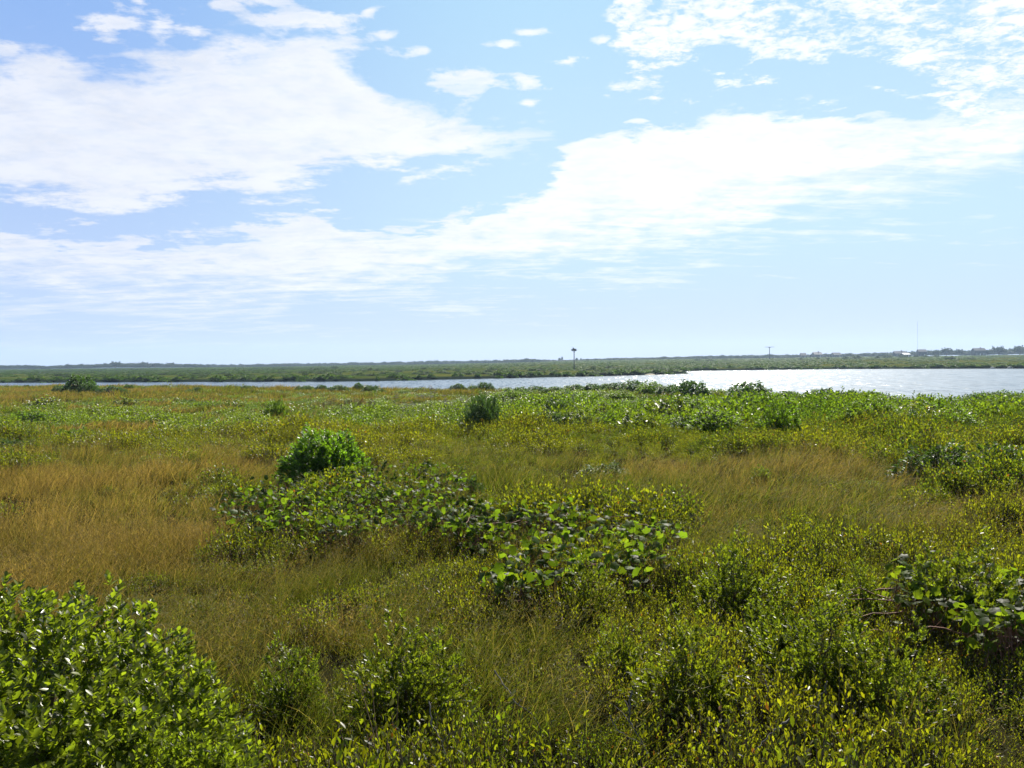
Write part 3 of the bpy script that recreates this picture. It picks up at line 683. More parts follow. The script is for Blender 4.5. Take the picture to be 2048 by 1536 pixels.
# big green thicket in the middle distance at right: shrubs nothing tells apart
def ordn(k): return ['first', 'second', 'third', 'fourth', 'fifth', 'sixth', 'seventh', 'eighth', 'ninth', 'tenth', 'eleventh', 'twelfth', 'thirteenth', 'fourteenth', 'fifteenth', 'sixteenth', 'seventeenth', 'eighteenth', 'nineteenth', 'twentieth', 'twenty-first', 'twenty-second', 'twenty-third'][k]
rr = np.random.default_rng(77); g_mass = 'green shrubs massed in the right-hand thicket'
k = 0
for base, row in ((818, 'back'), (843, 'middle'), (868, 'front')):
    j = 0
    for px in np.linspace(1050, 2080, 19):
        if rr.uniform() < .12: continue
        if row == 'front' and (abs(px - 1560) < 62 or abs(px - 968) < 95): continue
        q = px + rr.normal(0, 10); bs = base + rr.normal(0, 5) + (6 if px > 1800 else 0)
        x, y = at(q, bs, 0); wp = rr.uniform(60, 112) * (bs - 722) / 125; k += 1; j += 1
        kd = ['bright', 'bright', 'yellow', 'dark'][rr.integers(0, 4)]
        shrub(kd, x, y, wp / F * y, wp * rr.uniform(.42, .68) * {'back': .45, 'middle': .85, 'front': 1.0}[row] / F * y, {'bright': 'bright green', 'yellow': 'yellow-green', 'dark': 'dark green'}[kd] + ' shrub, right-hand thicket, %s row, %s from the left' % (row, ordn(j - 1)), g_mass, seed=k)
rr = np.random.default_rng(78); g_lm = 'low shrubs scattered in the left middle distance'
for jj, (q, bs, wp) in enumerate(sorted([(60, 850, 90), (150, 880, 80), (250, 815, 60), (345, 875, 95), (300, 895, 70), (90, 820, 80), (430, 850, 50), (470, 818, 56), (375, 815, 50), (30, 905, 90), (120, 915, 70), (530, 890, 60), (720, 850, 70), (830, 862, 70), (880, 840, 60), (300, 925, 60)])):
    x, y = at(q, bs, 0); k += 1
    shrub(['bright', 'yellow', 'dark'][k % 3], x, y, wp / F * y, wp * .34 / F * y, 'low shrub in the left middle-distance grass, %s from the left' % ordn(jj), g_lm, seed=k)

# ---- big bayberry bush in the lower left corner
fol, st = shrub_meshes(401, M_bay, 8000, .0215, 12, leaf_t(.23, .07, -.10), lump=.07, fill=.42, upright=1.4, slen=.036, spread=.65)
def bay(x, y, w_, h_, seed, label, dp=None):
    e = empty('bayberry_bush', (x, y, float(H(x, y)) - .05), seed); tag(e, label, 'bush')
    for nm, me in (('foliage', fol), ('stem', st)):
        o = link(nm, me, e); o.scale = (w_, dp or w_, h_)
bay(-2.06, 3.35, 2.22, 1.50, .4, 'large glossy green broad-leaved bush filling the lower left corner')
bay(-1.38, 3.15, 1.12, 1.0, 2.1, 'lower glossy broad-leaved bush at the right foot of the big corner bush')

# ---- vines
def vine_patch(px0, px1, py0, py1, n, L, seed, label, hz=.45, shape=None):
    r = np.random.default_rng(seed)
    cx, cyy = at((px0 + px1) / 2, (py0 + py1) / 2, hz * .6)
    e = empty('grape_vine', (cx, cyy, float(H(cx, cyy)))); tag(e, label, 'vine', 'vines sprawling over the heath')
    m = n * 6; u = r.uniform(px0, px1, m); v = r.uniform(py0, py1, m)
    if shape is not None:
        k = shape(u, v, r); u, v = u[k], v[k]
    u, v = u[:n], v[:n]; P = []
    for a, c in zip(u, v):
        x, y = at(a, c, hz * .7); P.append((x, y, 0))
    P = np.array(P); hh = hz * (.55 + .65 * noise2(P[:, 0], P[:, 1], .5, 60 + seed)) - np.abs(r.normal(0, .16, len(P))) + .06
    P[:, 2] = H(P[:, 0], P[:, 1]) + hh
    O = np.array(e.location)
    keep = noise2(P[:, 0], P[:, 1], .42, 80 + seed) > .36; P, hh = P[keep], hh[keep]
    acc = Acc()
    N = unit(r.normal(0, .55, (len(P), 3)) + V3(0, -.12, .9)); D = unit(np.cross(N, unit(r.normal(size=(len(P), 3)))))
    D = unit(D - V3(0, 0, .35))
    S = L * r.uniform(.38, 1.2, len(P))
    place(acc, leaf_round(), P - O, D, N, S)
    link('foliage', acc.mesh('foliage', M_vine), e)
    st_ = Acc(); base = P + r.normal(0, .02, (len(P), 3)) - V3(0, 0, 1) * (hh * .5)[:, None] + np.stack([r.normal(0, .07, len(P)), r.normal(0, .07, len(P)), 0 * S], -1)
    tubes(st_, np.stack([base, (base + P) / 2 + r.normal(0, .015, (len(P), 3)), P], 1) - O, .0026, .0014, 3)
    m2 = 26; o = r.choice(len(P), m2); q = P[o] - V3(0, 0, .12); ang = r.uniform(0, 6.28, m2); path = [q]
    for j in range(5):
        ang = ang + r.normal(0, .5, m2); q = q + np.stack([np.cos(ang) * .11, np.sin(ang) * .07, r.normal(0, .025, m2)], -1); path.append(q)
    tubes(st_, np.stack(path, 1) - O, .006, .003, 5)
    link('stem', st_.mesh('stem', M_redstem), e)
def el(cx, cy_, rx, ry):
    return lambda u, v: ((u - cx) / rx) ** 2 + ((v - cy_) / ry) ** 2
def sh1(u, v, r):
    k = np.minimum(np.minimum(el(640, 1015, 200, 60)(u, v), el(790, 970, 150, 42)(u, v)), el(900, 1035, 100, 35)(u, v))
    return k < r.uniform(.55, 1.25, len(u))
def sh2(u, v, r):
    k = np.minimum(np.minimum(el(1060, 1050, 170, 45)(u, v), el(1230, 1090, 130, 70)(u, v)), np.minimum(el(1100, 1130, 110, 40)(u, v), el(1040, 1165, 80, 26)(u, v)))
    return k < r.uniform(.5, 1.2, len(u))
def sh3(u, v, r):
    k = np.minimum(el(1920, 1180, 150, 42)(u, v), el(1985, 1225, 90, 45)(u, v)); return k < r.uniform(.5, 1.2, len(u))
vine_patch(400, 1000, 920, 1090, 3300, .070, 1, 'sprawling vine with glossy round leaves below the dark dome shrub', .46, sh1)
vine_patch(880, 1460, 990, 1200, 1700, .086, 2, 'sprawling vine with large pale green round leaves at the centre of the meadow', .46, sh2)
vine_patch(1780, 2070, 1130, 1270, 950, .072, 3, 'green vine with glossy broad leaves near the right edge over the heath', .54, sh3)

# ---- dead twigs
def branch(px, py, pts, label, rad=.006, z=.35, side=()):
    x, y = at(px, py, z); zz_ = float(H(x, y)) + z
    e = None; acc = Acc(); s = y / F
    P = np.array([[(a - px) * s, b_ * .0 + dep, -(c - py) * s] for (a, c, dep) in pts])
    t = np.linspace(0, 1, len(P)); tt = np.linspace(0, 1, len(P) * 4)
    Q = np.stack([np.interp(tt, t, P[:, i]) for i in range(3)], -1)
    Q += np.random.default_rng(int(px)).normal(0, .0035, Q.shape)
    rad *= .7
    tubes(acc, Q[None], rad, rad * .35, 5)
    for (i, vec) in side:
        a0 = P[i]; v = np.array(vec) * s * 1.0
        pth = np.stack([a0, a0 + v * .5 + V3(0, 0, .012), a0 + v]); tubes(acc, pth[None], rad * .6, rad * .2, 4)
    o = link('dead_branch', acc.mesh('dead_branch', M_deadwood), None, (x, y, zz_)); tag(o, label, 'branch', 'bare dead branches in the foreground')
b_ = 0
branch(892, 1060 + 60, [(890, 1118, 0), (893, 1140, 0), (895, 1165, .02), (893, 1185, .02), (892, 1205, .03)], 'thin pinkish bare twig standing left of the second vine patch', .005, .3)
branch(1010, 1370, [(990, 1362, .1), (1012, 1395, .05), (1035, 1420, 0), (1065, 1440, 0), (1090, 1480, -.05)], 'long grey bare branch slanting down right in the lower middle', .0055, .42, side=[(2, (20, 0, 16))])
branch(870, 1450, [(855, 1430, .1), (862, 1465, .05), (885, 1495, 0), (895, 1530, -.04)], 'dark grey forked twig at the bottom left of centre', .006, .42, side=[(2, (26, 0, 22))])
branch(1262, 1440, [(1264, 1392, 0), (1258, 1430, 0), (1262, 1462, 0), (1280, 1490, 0), (1300, 1530, 0)], 'grey forked bare branch at the bottom centre', .007, .45, side=[(2, (-34, 0, 40)), (1, (-10, 0, 18))])
branch(1240, 1480, [(1222, 1440, 0), (1230, 1468, 0), (1258, 1485, 0), (1290, 1500, -.03)], 'thin curved grey twig left of the forked branch at the bottom centre', .004, .43)
branch(1530, 1400, [(1526, 1368, 0), (1532, 1388, 0), (1536, 1400, 0), (1526, 1430, 0), (1520, 1460, 0)], 'pale forked twig standing in the lower right heath', .0055, .45, side=[(2, (14, 0, 26)), (2, (-8, 0, 12))])
branch(1640, 1450, [(1655, 1385, 0), (1645, 1410, 0), (1636, 1440, 0), (1632, 1480, 0)], 'grey upright twig at the left of the dark gap lower right', .006, .45, side=[(2, (-24, 0, 2)), (1, (-12, 0, -14))])
branch(1560, 1480, [(1580, 1462, 0), (1550, 1482, 0), (1530, 1505, 0), (1505, 1530, 0)], 'dark leaning branch at the bottom edge of the lower right heath', .008, .45)
branch(1850, 1085, [(1842, 1082, 0), (1850, 1095, 0), (1856, 1110, 0), (1860, 1130, 0)], 'dark thin twig at the far edge of the right-hand heath', .006, .4)

# ---- brown seed stalks and flower heads
M_seed = simple('dry_seed_head', (.12, .055, .035), .9, .4, 40)
M_flower = simple('pale_flower', (.34, .28, .27), .7, .2, 40)
M_stalk = simple('dry_stalk', (.11, .085, .04), .9, .3, 30)
def weed(seed, headmat, kind):
    r = np.random.default_rng(seed); st_ = Acc(); hds = []
    p = np.stack([np.linspace(0, r.normal(0, .06), 5), np.linspace(0, r.normal(0, .06), 5), np.linspace(0, .9, 5)], -1)
    tubes(st_, p[None], .006, .003, 4)
    nb = 6 if kind == 'umbel' else 3
    tips = []
    for j in range(nb):
        a = r.uniform(0, 6.28); b0 = p[3] + (p[4] - p[3]) * r.uniform(0, .9) if kind == 'umbel' else p[4] * r.uniform(.72, .98)
        t_ = b0 + V3(cos(a) * .12, sin(a) * .12, r.uniform(.06, .16)); tips.append(t_)
        tubes(st_, np.stack([b0, (b0 + t_) / 2 + V3(0, 0, -.01), t_])[None], .003, .002, 3)
    tips.append(p[4]); tips = np.array(tips)
    if kind == 'umbel':
        for t_ in tips:
            n = 26; d = rdir(n, .1, r) * .045 * V3(1.2, 1.2, .4)
            hd = Acc(); hds.append(hd); place(hd, leaf_far(.45), t_ + d, rdir(n, .4, r), rdir(n, .8, r), .020)
    else:
        for t_ in tips[-3:]:
            n = 44; q = np.linspace(0, .22, n)[:, None]; d = unit(r.normal(size=(n, 3)))
            hd = Acc(); hds.append(hd); place(hd, leaf_far(.4), t_ - V3(0, 0, 1) * q + d * .014, unit(d + V3(0, 0, .5)), rdir(n, .5, r), .032)
    kk = Acc(); n = 16; z = r.uniform(.1, .7, n); d = unit(np.stack([r.normal(size=n), r.normal(size=n), np.full(n, .6)], -1))
    place(kk, leaf_t(.14), np.stack([0 * z, 0 * z, z], -1), d, rdir(n, .8, r), .09)
    hn = 'seed_head' if kind != 'umbel' else 'flower_head'
    return [('stalk', st_.mesh('stalk', M_stalk))] + [(hn, h.mesh(hn, headmat)) for h in hds] + [('foliage', kk.mesh('foliage', M_feather))]
W_sp = [weed(500 + k, M_seed, 'spike') for k in range(3)]; W_um = [weed(510 + k, M_flower, 'umbel') for k in range(3)]
def put_weed(ws, px, py, hpx, label, group, name, seed):
    x, y = at(px, py, 0); y = min(y, float(yn(x)) - .4); e = empty(name, (x, y, float(H(x, y))), seed * 1.7); tag(e, label, 'weed', group)
    s = hpx / F * y / 1.02; ms = ws[seed % len(ws)]
    for nm, me in ms:
        o = link(nm, me, e); o.scale = (s, s, s)
r5 = np.random.default_rng(5)
for k in range(18):
    put_weed(W_sp, 622 + k * 7.5 + r5.normal(0, 1.5), 832 + r5.normal(0, 5), r5.uniform(30, 44), 'rusty brown seed stalk in the row left of centre, %s from the left' % ordn(k), 'brown seed stalks left of centre', 'seed_stalk', k)
for k in range(16):
    put_weed(W_um, 790 + k * 12 + r5.normal(0, 2.5), 838 + r5.normal(0, 8), r5.uniform(34, 56), 'pale flower-topped weed left of the feathery shrub, %s from the left' % ordn(k), 'pale flowering weeds at the centre', 'flowering_weed', k)
put_weed(W_um, 863, 826, 58, 'tallest pale weed standing against the water left of centre', None, 'flowering_weed', 3)
for k, (a, c) in enumerate([(1005, 838), (1016, 846), (1028, 838), (1146, 832), (1202, 824), (1214, 828), (1600, 838), (1620, 842)]):
    put_weed(W_um, a, c, 44, 'pale flower-topped weed in front of the green thicket, %s from the left' % ordn(k), 'pale flowering weeds by the right-hand thicket', 'flowering_weed', k)
for k, (a, c, h) in enumerate([(1205, 862, 62), (1183, 868, 40), (224, 812, 34)]):
    put_weed(W_sp, a, c, h, ['tall brown stalk standing at the front of the green thicket', 'shorter brown stalk left of the tall one at the thicket front', 'reddish dead stalk below the low bright shrub at far left'][k], None, 'seed_stalk', k)

# ------------------------------------------------------------------ far bank
# scrub too small and many to count
def far_scatter():
    r = np.random.default_rng(9)
    n = 60000
    y = np.sqrt(r.uniform(170 ** 2, 900 ** 2, n)); x = r.uniform(-.75, .75, n) * y
    e = y - yf(x); k = (e > -.9); x, y, e = x[k], y[k], e[k]
    dens = np.where(e < 5, 1.8, .08 + .75 * sstep(noise2(x, y * .35, 34, 71), .40, .66)) + .3 * (noise2(x, y, 12, 72) > .66)
    k = r.uniform(0, 1, len(x)) < dens * .55; x, y, e = x[k], y[k], e[k]
    S = r.uniform(.8, 2.2, len(x)) * (.6 + y / 600)
    hz = np.where(e < 6, .7, .34) * r.uniform(.7, 1.3, len(x))
    scl = np.stack([S * r.uniform(1, 2.2, len(x)), S, hz], -1)
    return np.stack([x, y, H(x, y) - .05], -1), np.stack([x * 0, x * 0, r.normal(0, .4, len(x))], -1), scl, r.integers(0, 3, len(x)), r.uniform(0, 1, len(x))
pp = far_scatter()
M_scrub = leaf_mat('scrub_leaf', (0.0432, 0.0702, 0.0090), (0.0288, 0.0568, 0.0079), rough=.6, trans=.3, spec=.2)
scatter('far_scrub', [proto('far_scrub', shrub_meshes(360 + k, M_scrub, 70, .22, 7, leaf_far(.45), lump=.3)[0]) for k in range(3)], *pp, 'low scrub covering the flat land across the water')
rf = np.random.default_rng(12)
def far_shrub(px, py, wp, hp, label, group, k, zz0=-.8):
    x, y = at(px, py, zz0); Y = y
    for _ in range(6):
        z = float(H(x, Y)); x, Y = at(px, py, min(z, 1.6)); Y = min(Y, 900)
    x = (px - 1024) / F * Y
    if Y < float(yf(x)) + 1: Y = float(yf(x)) + 2
    shrub('far', x, Y, wp / F * Y, hp / F * Y, label, group, seed=k, sink=.05)
FS = []
def seg(px): return 'left of the nest pole' if px < 1120 else ('right of the nest pole' if px < 1380 else 'beyond the bright water')
lines = [(560, 1000, 748, 5, 22), (60, 560, 752, 4, 18), (830, 1130, 747, 3, 14), (1160, 1370, 741, 5, 22), (1100, 1370, 745, 2, 10), (600, 1100, 741, 3, 16)]
for (a, c, pyy, sd, n), nm in zip(lines, ['in the long belt left of the nest pole', 'on the bank at far left', 'just left of the nest pole', 'on the point right of the nest pole', 'in the belt around the nest pole', 'in the farther belt left of centre']):
    rown, j = nm, 0
    for px in np.sort(rf.uniform(a, c, n)): FS.append((px, pyy + rf.normal(0, sd * .5), rf.uniform(9, 24), rf.uniform(3.5, 6), rown))
for q in [(1395, 733, 14, 5), (1420, 735, 16, 5), (1450, 733, 12, 4), (1602, 732, 9, 5), (1636, 730, 7, 4), (1655, 730, 6, 3), (1692, 729, 14, 5), (1712, 729, 22, 6), (1755, 728, 10, 5), (1775, 727, 20, 7), (1806, 727, 20, 6), (1832, 726, 10, 5), (1852, 727, 16, 5), (1872, 726, 12, 5), (1900, 732, 24, 6), (1940, 732, 18, 5)]: FS.append(q + ('beyond the bright water',))
FSL = {}
for k, q in enumerate(FS):
    j = FSL.get(q[4], 0); FSL[q[4]] = j + 1
    far_shrub(*q[:4], 'dark far-bank shrub %s, %s from the left' % (q[4], ordn(j)), 'dark shrubs scattered on the far bank', k)

# ---- far-off woods and trees
def tree_meshes(seed, mat, n=300):
    r = np.random.default_rng(seed); d, k = dome_points(r, n, .3)
    rad = np.where(r.uniform(size=n) < .4, r.uniform(.4, .9, n), r.uniform(.85, 1.08, n)) * k
    c = d * rad[:, None] * V3(.5, .5, .42) ; c[:, 2] += .38 + .12 * (r.uniform(size=n) < .2)
    acc = Acc(); sprigs(acc, c, d + V3(0, 0, .3), leaf_far(.45), 7, .085, .06, 1.0, 1.0, r)
    t = Acc(); ch = c[r.choice(n, 9)] * .9
    b0 = np.zeros((9, 3)) + V3(0, 0, .22); tubes(t, np.stack([b0, (b0 + ch) / 2 + V3(0, 0, .04), ch], 1), .018, .006, 5)
    tubes(t, np.array([[[0, 0, -.05], [.01, 0, .12], [0, .01, .28]]]), .032, .02, 7)
    return acc.mesh('crown', mat), t.mesh('trunk', M_twig)
M_tree = leaf_mat('tree_leaf', (0.0115, 0.0218, 0.0077), (0.0179, 0.0288, 0.0096), use_hue=False, rough=.6, trans=.25, spec=.2)
TREES = [tree_meshes(600 + k, M_tree) for k in range(4)]
def tree(px, Y, wp, top, label, group, k):
    x, _, zt = atY(px, top, Y); z = float(H(x, Y)); h = max(zt - z, 1.5) / .92; wd = wp / F * Y
    e = empty('tree', (x, Y, z - .1), k * 1.3); tag(e, label, 'tree', group)
    for nm, me in zip(('crown', 'trunk'), TREES[k % 4]):
        o = link(nm, me, e); o.scale = (wd, wd, h)
TR = [(230, 1000, 22, 723, 'dark tree standing highest at the left end of the far trees'), (287, 1020, 26, 724, 'broad dark tree in the left part of the far tree line'), (342, 1020, 20, 725, 'small pointed tree in the left part of the far tree line'),
      (135, 980, 12, 728, 'small tree rising from the far tree line at far left'), (262, 1010, 22, 726, 'low tree between two taller ones in the left tree line'), (310, 1010, 24, 726, 'low tree just right of the broad dark one in the left tree line'),
      (570, 1100, 22, 727, 'lone rounded tree in the distance left of centre'), (1119, 1000, 5, 715.5, 'thin spindly tree just left of the nest pole'), (1124, 990, 3.5, 713, 'pencil-thin tree beside the spindly one left of the nest pole'), (1153, 1000, 4.5, 715.5, 'spindly tree just right of the nest pole'), (1162, 1010, 3.5, 716, 'smaller spindly tree right of the nest pole'),
      (856, 1200, 10, 721, 'small tree on the horizon left of centre'), (873, 1200, 12, 720, 'rounder small tree on the horizon left of centre'),
      (1893, 900, 24, 696, 'round tree in the right-hand far tree line beside the low house'), (1918, 905, 18, 698, 'smaller round tree right of the round one in the far tree line'), (1872, 910, 16, 700, 'small tree right of the mast in the far tree line'),
      (1998, 880, 26, 693, 'high round tree near the right edge of the far tree line'), (2040, 870, 34, 692, 'highest round tree at the right edge of the far tree line'), (1975, 890, 20, 699, 'low tree between the roofed house and the high round tree'), (2068, 880, 26, 694, 'round tree partly outside the right edge of the picture')]
for k, q in enumerate(TR): tree(q[0], q[1], q[2], q[3], q[4], 'trees of the far tree line', k)
def woods():
    r = np.random.default_rng(15); xs, ys, zs, S, Hh = [], [], [], [], []
    pxs = np.arange(-260, 2320, 3.0)
    top = np.interp(pxs, [-260, 0, 120, 200, 230, 350, 480, 620, 700, 800, 880, 1000, 1040, 1090, 1110, 1200, 1230, 1300, 1380, 1480, 1540, 1600, 1700, 1720, 1780, 1850, 1900, 1980, 2048, 2320], [731, 730.5, 731, 728, 726.5, 728, 729, 726.5, 725, 723, 721.5, 720.5, 718, 718, 720, 717, 715.5, 714.5, 712.5, 710.8, 709.5, 709, 707.5, 706.5, 705, 702, 701.5, 700.5, 697, 693])
    for row, (Y0, dy) in enumerate([(1020, 0), (1120, -1.2)]):
        for px, tp in zip(pxs, top):
            Y = Y0 + r.uniform(-40, 60) + (140 if 400 < px < 1000 else 0); tp2 = tp + r.normal(0, .9) + 1.0 - dy * 0 + 1.5 * (noise2(np.array([px]), np.array([row * 40.]), 30, 8)[0] - .5)
            x, _, zt = atY(px + r.uniform(-3, 3), tp2, Y); z = float(H(x, Y)); h = max(zt - z, 1.0)
            xs.append(x); ys.append(Y); zs.append(z - .2); S.append(r.uniform(5.5, 10)); Hh.append(h / .9)
    P = np.stack([xs, ys, zs], -1); S = np.array(S); n = len(P)
    return P, np.stack([0 * S, 0 * S, r.uniform(0, 6.28, n)], -1), np.stack([S, S, np.array(Hh)], -1), r.integers(0, 4, n), r.uniform(0, 1, n)
tr_p = []
for k in range(4):
    tr_p.append(proto('tree', TREES[k][0].copy()))
scatter('woods', tr_p, *woods(), 'unbroken dark line of far-off trees along the horizon')

# ------------------------------------------------------------------ built things
def boxv(acc, c, s):
    v = np.array([[i, j, k] for i in (-.5, .5) for j in (-.5, .5) for k in (-.5, .5)]) * np.array(s) + np.array(c)
    acc.add(v, None, [[0, 1, 3, 2], [4, 6, 7, 5], [0, 4, 5, 1], [2, 3, 7, 6], [0, 2, 6, 4], [1, 5, 7, 3]])
M_pole = simple('grey_pole_wood', (.09, .085, .08), .8, .3, 6)
M_nest = simple('nest_sticks', (.07, .055, .045), .95, .4, 12)
def nest_platform():
    Y = 262; x, _, zt = atY(1148, 700.5, Y); z = float(H(x, Y)); h = zt - z
    e = empty('nest_platform', (x, Y, z)); tag(e, 'tall pole with a flat platform carrying a big stick nest', 'nest pole')
    a = Acc(); tubes(a, np.array([[[0, 0, -.4], [0, 0, h * .5], [0.03, 0, h - .1]]]), .15, .11, 10); link('pole', a.mesh('pole', M_pole), e)
    a = Acc(); boxv(a, (0, 0, h - .03), (1.5, 1.5, .07)); boxv(a, (0, -.5, h - .11), (1.4, .09, .09)); boxv(a, (0, .5, h - .11), (1.4, .09, .09))
    link('platform', a.mesh('platform', M_pole, smooth=False), e)
    for s in (-1, 1):
        a = Acc(); tubes(a, np.array([[[0, 0, h - .7], [s * .5, 0, h - .09]]]), .05, .05, 6); link('brace', a.mesh('brace', M_pole), e)
    a = Acc(); r = np.random.default_rng(3); n = 420; ang = r.uniform(0, 6.28, n); q = .62 * np.sqrt(r.uniform(.05, 1, n)); zz1 = h + .02 + r.uniform(0, .42, n) * (1.15 - q / .75)
    c = np.stack([q * np.cos(ang), q * np.sin(ang), zz1], -1); t = np.stack([-np.sin(ang), np.cos(ang), r.normal(0, .15, n)], -1) + r.normal(0, .4, (n, 3)); t = unit(t) * r.uniform(.2, .5, n)[:, None]
    tubes(a, np.stack([c - t, c + t], 1), .018, .012, 4); link('nest', a.mesh('nest', M_nest), e)
    return x, Y, z + h
nxp = nest_platform()
# the bird standing on the nest: body, neck and head as one skinned surface
def osprey(p):
    pts = [(0, .30, .05), (0, .16, .12), (0, 0, .22), (0, -.10, .34), (0, -.13, .44), (0, -.20, .45), (0, -.27, .43)]
    rad = [.03, .07, .11, .085, .055, .045, .012]
    a = Acc(); ring = 10; P = np.array(pts, float); T = unit(np.gradient(P, axis=0)); X = np.tile(V3(1, 0, 0), (len(P), 1)); Yv = np.cross(T, X)
    an = np.arange(ring) * 2 * pi / ring
    v = P[:, None] + np.array(rad)[:, None, None] * (np.cos(an)[None, :, None] * X[:, None] + np.sin(an)[None, :, None] * Yv[:, None])
    q = [[j * ring + k, j * ring + (k + 1) % ring, (j + 1) * ring + (k + 1) % ring, (j + 1) * ring + k] for j in range(len(P) - 1) for k in range(ring)]
    vv = np.concatenate([v.reshape(-1, 3), P[:1], P[-1:]]); n = len(P) * ring
    t = [[n, (k + 1) % ring, k] for k in range(ring)] + [[n + 1, n - ring + k, n - ring + (k + 1) % ring] for k in range(ring)]
    for s in (-1, 1):
        pass
    a.add(vv, t, q)
    for s in (-1, 1): tubes(a, np.array([[[s * .04, .02, -.06], [s * .04, .0, .04], [s * .035, 0, .16]]]), .012, .03, 6)
    m, bb = newmat('bird_plumage'); pr = bb.n('ShaderNodeBsdfPrincipled'); pr.inputs['Roughness'].default_value = .8
    gz = bb.n('ShaderNodeSeparateXYZ'); bb.nt.links.new(bb.n('ShaderNodeTexCoord').outputs['Object'], gz.inputs[0])
    f = bb.step(bb.m('SUBTRACT', gz.outputs[2], gz.outputs[1]), .36, .46)
    bb.nt.links.new(bb.mix(f, C4((.06, .045, .035)), C4((.75, .73, .70))), pr.inputs['Base Color']); bb.nt.links.new(pr.outputs[0], bb.o.inputs[0])
    o = link('osprey', a.mesh('osprey', m), None, (p[0] - .22, p[1] - .1, p[2] + .36)); o.rotation_euler = (0, 0, R(-60)); o.scale = (1.2, 1.2, 1.2)
    tag(o, 'brown and white bird of prey standing on the stick nest', 'bird')
osprey(nxp)
def t_pole():
    Y = 640; x, _, zt = atY(1539, 694, Y); z = float(H(x, Y)); h = zt - z
    e = empty('crossarm_pole', (x, Y, z)); tag(e, 'thin distant pole with a long flat crossarm on top', 'pole')
    a = Acc(); tubes(a, np.array([[[0, 0, -.5], [0, 0, h * .5], [0, 0, h]]]), .26, .22, 8); link('pole', a.mesh('pole', M_pole), e)
    a = Acc(); boxv(a, (0, 0, h - .02), (6.6, .5, .22)); boxv(a, (0, 0, h - .3), (2.0, .4, .2)); link('crossarm', a.mesh('crossarm', M_pole, smooth=False), e)
t_pole()
def mast():
    Y = 1300; x, _, zt = atY(1835, 645, Y); z = float(H(x, Y)); h = zt - z; e = empty('radio_mast', (x, Y, z)); tag(e, 'very tall thin lattice mast above the right-hand tree line', 'mast')
    a = Acc(); c = [(.38 * cos(k * 2.094), .38 * sin(k * 2.094)) for k in range(3)]
    for k in range(3): tubes(a, np.array([[[c[k][0], c[k][1], -.5], [c[k][0], c[k][1], h]]]), .04, .035, 4)
    n = 40; zs = np.linspace(0, h - .6, n)
    for k in range(3):
        q, p2 = c[k], c[(k + 1) % 3]
        A0 = np.stack([np.full(n, q[0]), np.full(n, q[1]), zs], -1); B0 = np.stack([np.full(n, p2[0]), np.full(n, p2[1]), zs + (h - .6) / n], -1)
        tubes(a, np.stack([A0, B0], 1), .025, .025, 3)
    link('lattice', a.mesh('lattice', simple('mast_steel', (.40, .40, .42), .5, .1, 3), smooth=False), e)
    a = Acc(); tubes(a, np.array([[[0, 0, h - .2], [0, 0, h + 2.5]]]), .06, .03, 6); link('antenna', a.mesh('antenna', simple('mast_tip', (.4, .2, .18), .5, .1, 3)), e)
mast()
M_wallp = simple('pale_shingle', (.26, .25, .25), .8, .12, 1.5); M_wallg = simple('grey_shingle', (.10, .10, .10), .85, .15, 1.5)
M_roofg = simple('grey_roof', (.11, .105, .115), .85, .2, 1.5); M_roofw = simple('white_roof', (.5, .5, .5), .6, .05, 1.5)
M_glass = simple('window_glass', (.04, .05, .06), .1, .1, 2, spec=.8); M_trim = simple('white_trim', (.75, .75, .74), .6, .05, 2); M_brick = simple('chimney_brick', (.22, .12, .09), .9, .2, 4)
def house(px, Y, wp, top, label, wall, roof, k, chim=True, hw=3.2, dep=7.0, roofh=2.4):
    x, _, zt = atY(px, top, Y); z = float(H(x, Y)); wd = wp / F * Y; tot = zt - z; hw = max(tot - roofh, 2.2)
    e = empty('house', (x, Y, z), R([4, -8, 10, -3, 6, -6, 0][k % 7])); tag(e, label, 'house', 'houses in the far tree line')
    a = Acc(); boxv(a, (0, 0, hw / 2 - .3), (wd, dep, hw + .6))
    a.add([[-wd / 2, -dep / 2, hw + .001], [-wd / 2, dep / 2, hw + .001], [-wd / 2, 0, hw + roofh - .1], [wd / 2, -dep / 2, hw + .001], [wd / 2, dep / 2, hw + .001], [wd / 2, 0, hw + roofh - .1]], [[0, 2, 1], [3, 4, 5]])
    link('wall', a.mesh('wall', wall, smooth=False), e)
    a = Acc(); o = .35
    for s in (-1, 1):
        lo, hi = V3(0, s * (dep / 2 + o), hw - .18), V3(0, 0, hw + roofh); ww = wd / 2 + o; t = V3(0, 0, .18)
        v = [lo + V3(-ww, 0, 0), lo + V3(ww, 0, 0), hi + V3(ww, 0, 0), hi + V3(-ww, 0, 0)]; v = v + [q + t for q in v]
        a.add(v, None, [[0, 1, 2, 3], [4, 7, 6, 5], [0, 4, 5, 1], [1, 5, 6, 2], [2, 6, 7, 3], [3, 7, 4, 0]])
    rf_ = link('roof', a.mesh('roof', roof, smooth=False), e)
    if chim:
        a = Acc(); boxv(a, (wd * .18, .3, hw + roofh + .2), (.8, .8, 1.6)); link('chimney', a.mesh('chimney', M_brick, smooth=False), rf_)
    nw = max(2, int(wd / 3)); xs = (np.arange(nw) + .5) / nw * wd - wd / 2
    for i, xx in enumerate(xs):
        if i == nw // 2:
            a = Acc(); boxv(a, (xx, -dep / 2 - .04, 1.0), (.95, .1, 2.0)); link('door', a.mesh('door', M_trim, smooth=False), e); continue
        a = Acc(); boxv(a, (xx, -dep / 2 - .03, 1.5), (1.1, .08, 1.3)); f_ = link('window', a.mesh('window', M_trim, smooth=False), e)
        a = Acc(); boxv(a, (xx, -dep / 2 - .08, 1.5), (.9, .05, 1.1)); link('pane', a.mesh('pane', M_glass, smooth=False), f_)
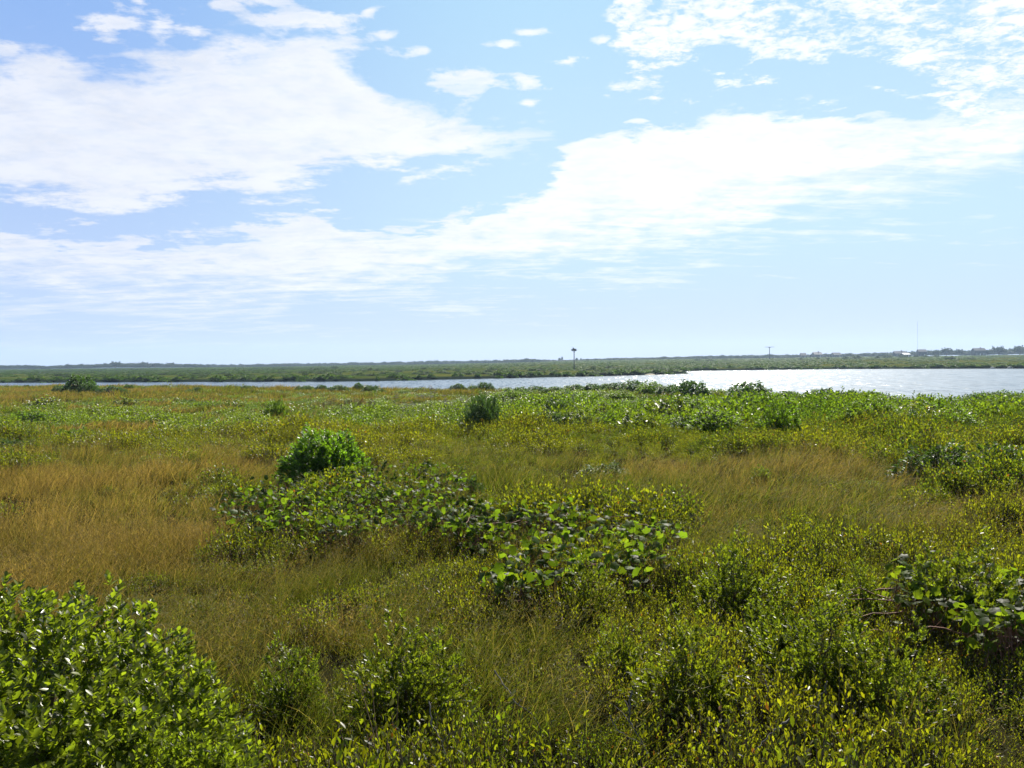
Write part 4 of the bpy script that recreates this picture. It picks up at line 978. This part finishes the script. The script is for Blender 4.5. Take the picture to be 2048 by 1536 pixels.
HS = [(1634, 850, 16, 704.5, 'pale house in the far trees left of the white-roofed one', M_wallp, M_wallp), (1606, 860, 10, 709, 'small pale house low in the far trees, leftmost', M_wallp, M_roofg),
      (1672, 860, 16, 705.5, 'grey-roofed house in the far trees between two pale ones', M_wallp, M_roofg), (1799, 870, 22, 702.5, 'long grey-roofed house behind the white-roofed building', M_wallg, M_roofg),
      (1810, 780, 13, 707, 'low building with a bright white roof in front of the far trees', M_wallg, M_roofw), (1843, 870, 15, 699, 'grey house standing highest just right of the mast', M_wallg, M_roofg),
      (1957, 860, 22, 696.5, 'large dark-roofed house with a chimney near the right edge', M_wallg, M_roofg)]
for k, q in enumerate(HS): house(*q, k, chim=(k in (0, 3, 6)), roofh=1.1 if k == 4 else 2.2)
# pale rocks and a sand spit at the far waterline
M_rock = simple('pale_rock', (.33, .32, .30), .9, .2, 3, bump=.5); M_sand = simple('sand', (.28, .25, .19), .95, .15, 4)
def rock(px, py, s, label, k):
    x, Y = at(px, py, WZ); Y = float(yf(x)) - .6
    r = np.random.default_rng(k); a = Acc(); nu, nv = 10, 7
    v = [[cos(u) * sin(t), sin(u) * sin(t) * .7, cos(t) * .55] for t in np.linspace(.05, pi - .05, nv) for u in np.arange(nu) * 2 * pi / nu]
    v = np.array(v) * (1 + r.normal(0, .09, (nu * nv, 1))) * s
    q = [[i * nu + j, i * nu + (j + 1) % nu, (i + 1) * nu + (j + 1) % nu, (i + 1) * nu + j] for i in range(nv - 1) for j in range(nu)]
    a.add(v, None, q); tag(link('rock', a.mesh('rock', M_rock), None, (x, Y, WZ + .12)), label, 'rock', 'pale rocks at the far waterline')
rock(1902, 736, .75, 'pale rock at the far waterline, left one of two', 1); rock(1939, 736, .8, 'pale rock at the far waterline, right one of two', 2); rock(1662, 738, .45, 'small pale rock at the far waterline beyond the bright water', 3)
def sandbar(px0, px1, dist, nm):
    X0, X1 = at(px0, 750, WZ)[0], at(px1, 750, WZ)[0]
    xa = np.linspace(X0, X1, 22) * dist; yb = np.array([yf(v) for v in xa])
    a = Acc(); prof = [(-2.2, -.35), (-1.6, .10), (-.3, .34), (.8, .30), (1.6, -.3)]
    tp = np.sin(np.linspace(0, pi, 22)) ** .5
    v = np.array([[xa[i], yb[i] + d * tp[i] - .4, WZ + (z if z < 0 else z * tp[i] - .02)] for i in range(22) for d, z in prof])
    q = [[i * 5 + j, (i + 1) * 5 + j, (i + 1) * 5 + j + 1, i * 5 + j + 1] for i in range(21) for j in range(4)]
    a.add(v, None, q); tag(link(nm, a.mesh(nm, M_sand)), kind='structure')
sandbar(1282, 1308, 1.02, 'sand_bank'); sandbar(1425, 1450, 1.15, 'sand_spit')

# ------------------------------------------------------------------ haze
hm, bb = newmat('haze_air'); pv = bb.n('ShaderNodeVolumePrincipled'); pv.inputs['Color'].default_value = (.55, .74, 1.0, 1); pv.inputs['Density'].default_value = .00017; pv.inputs['Anisotropy'].default_value = .25
bb.nt.links.new(pv.outputs[0], bb.o.inputs['Volume'])
a = Acc(); boxv(a, (0, 1400, 28), (5000, 3200, 64))
hz = link('haze', a.mesh('haze', hm, smooth=False)); tag(hz, kind='stuff')
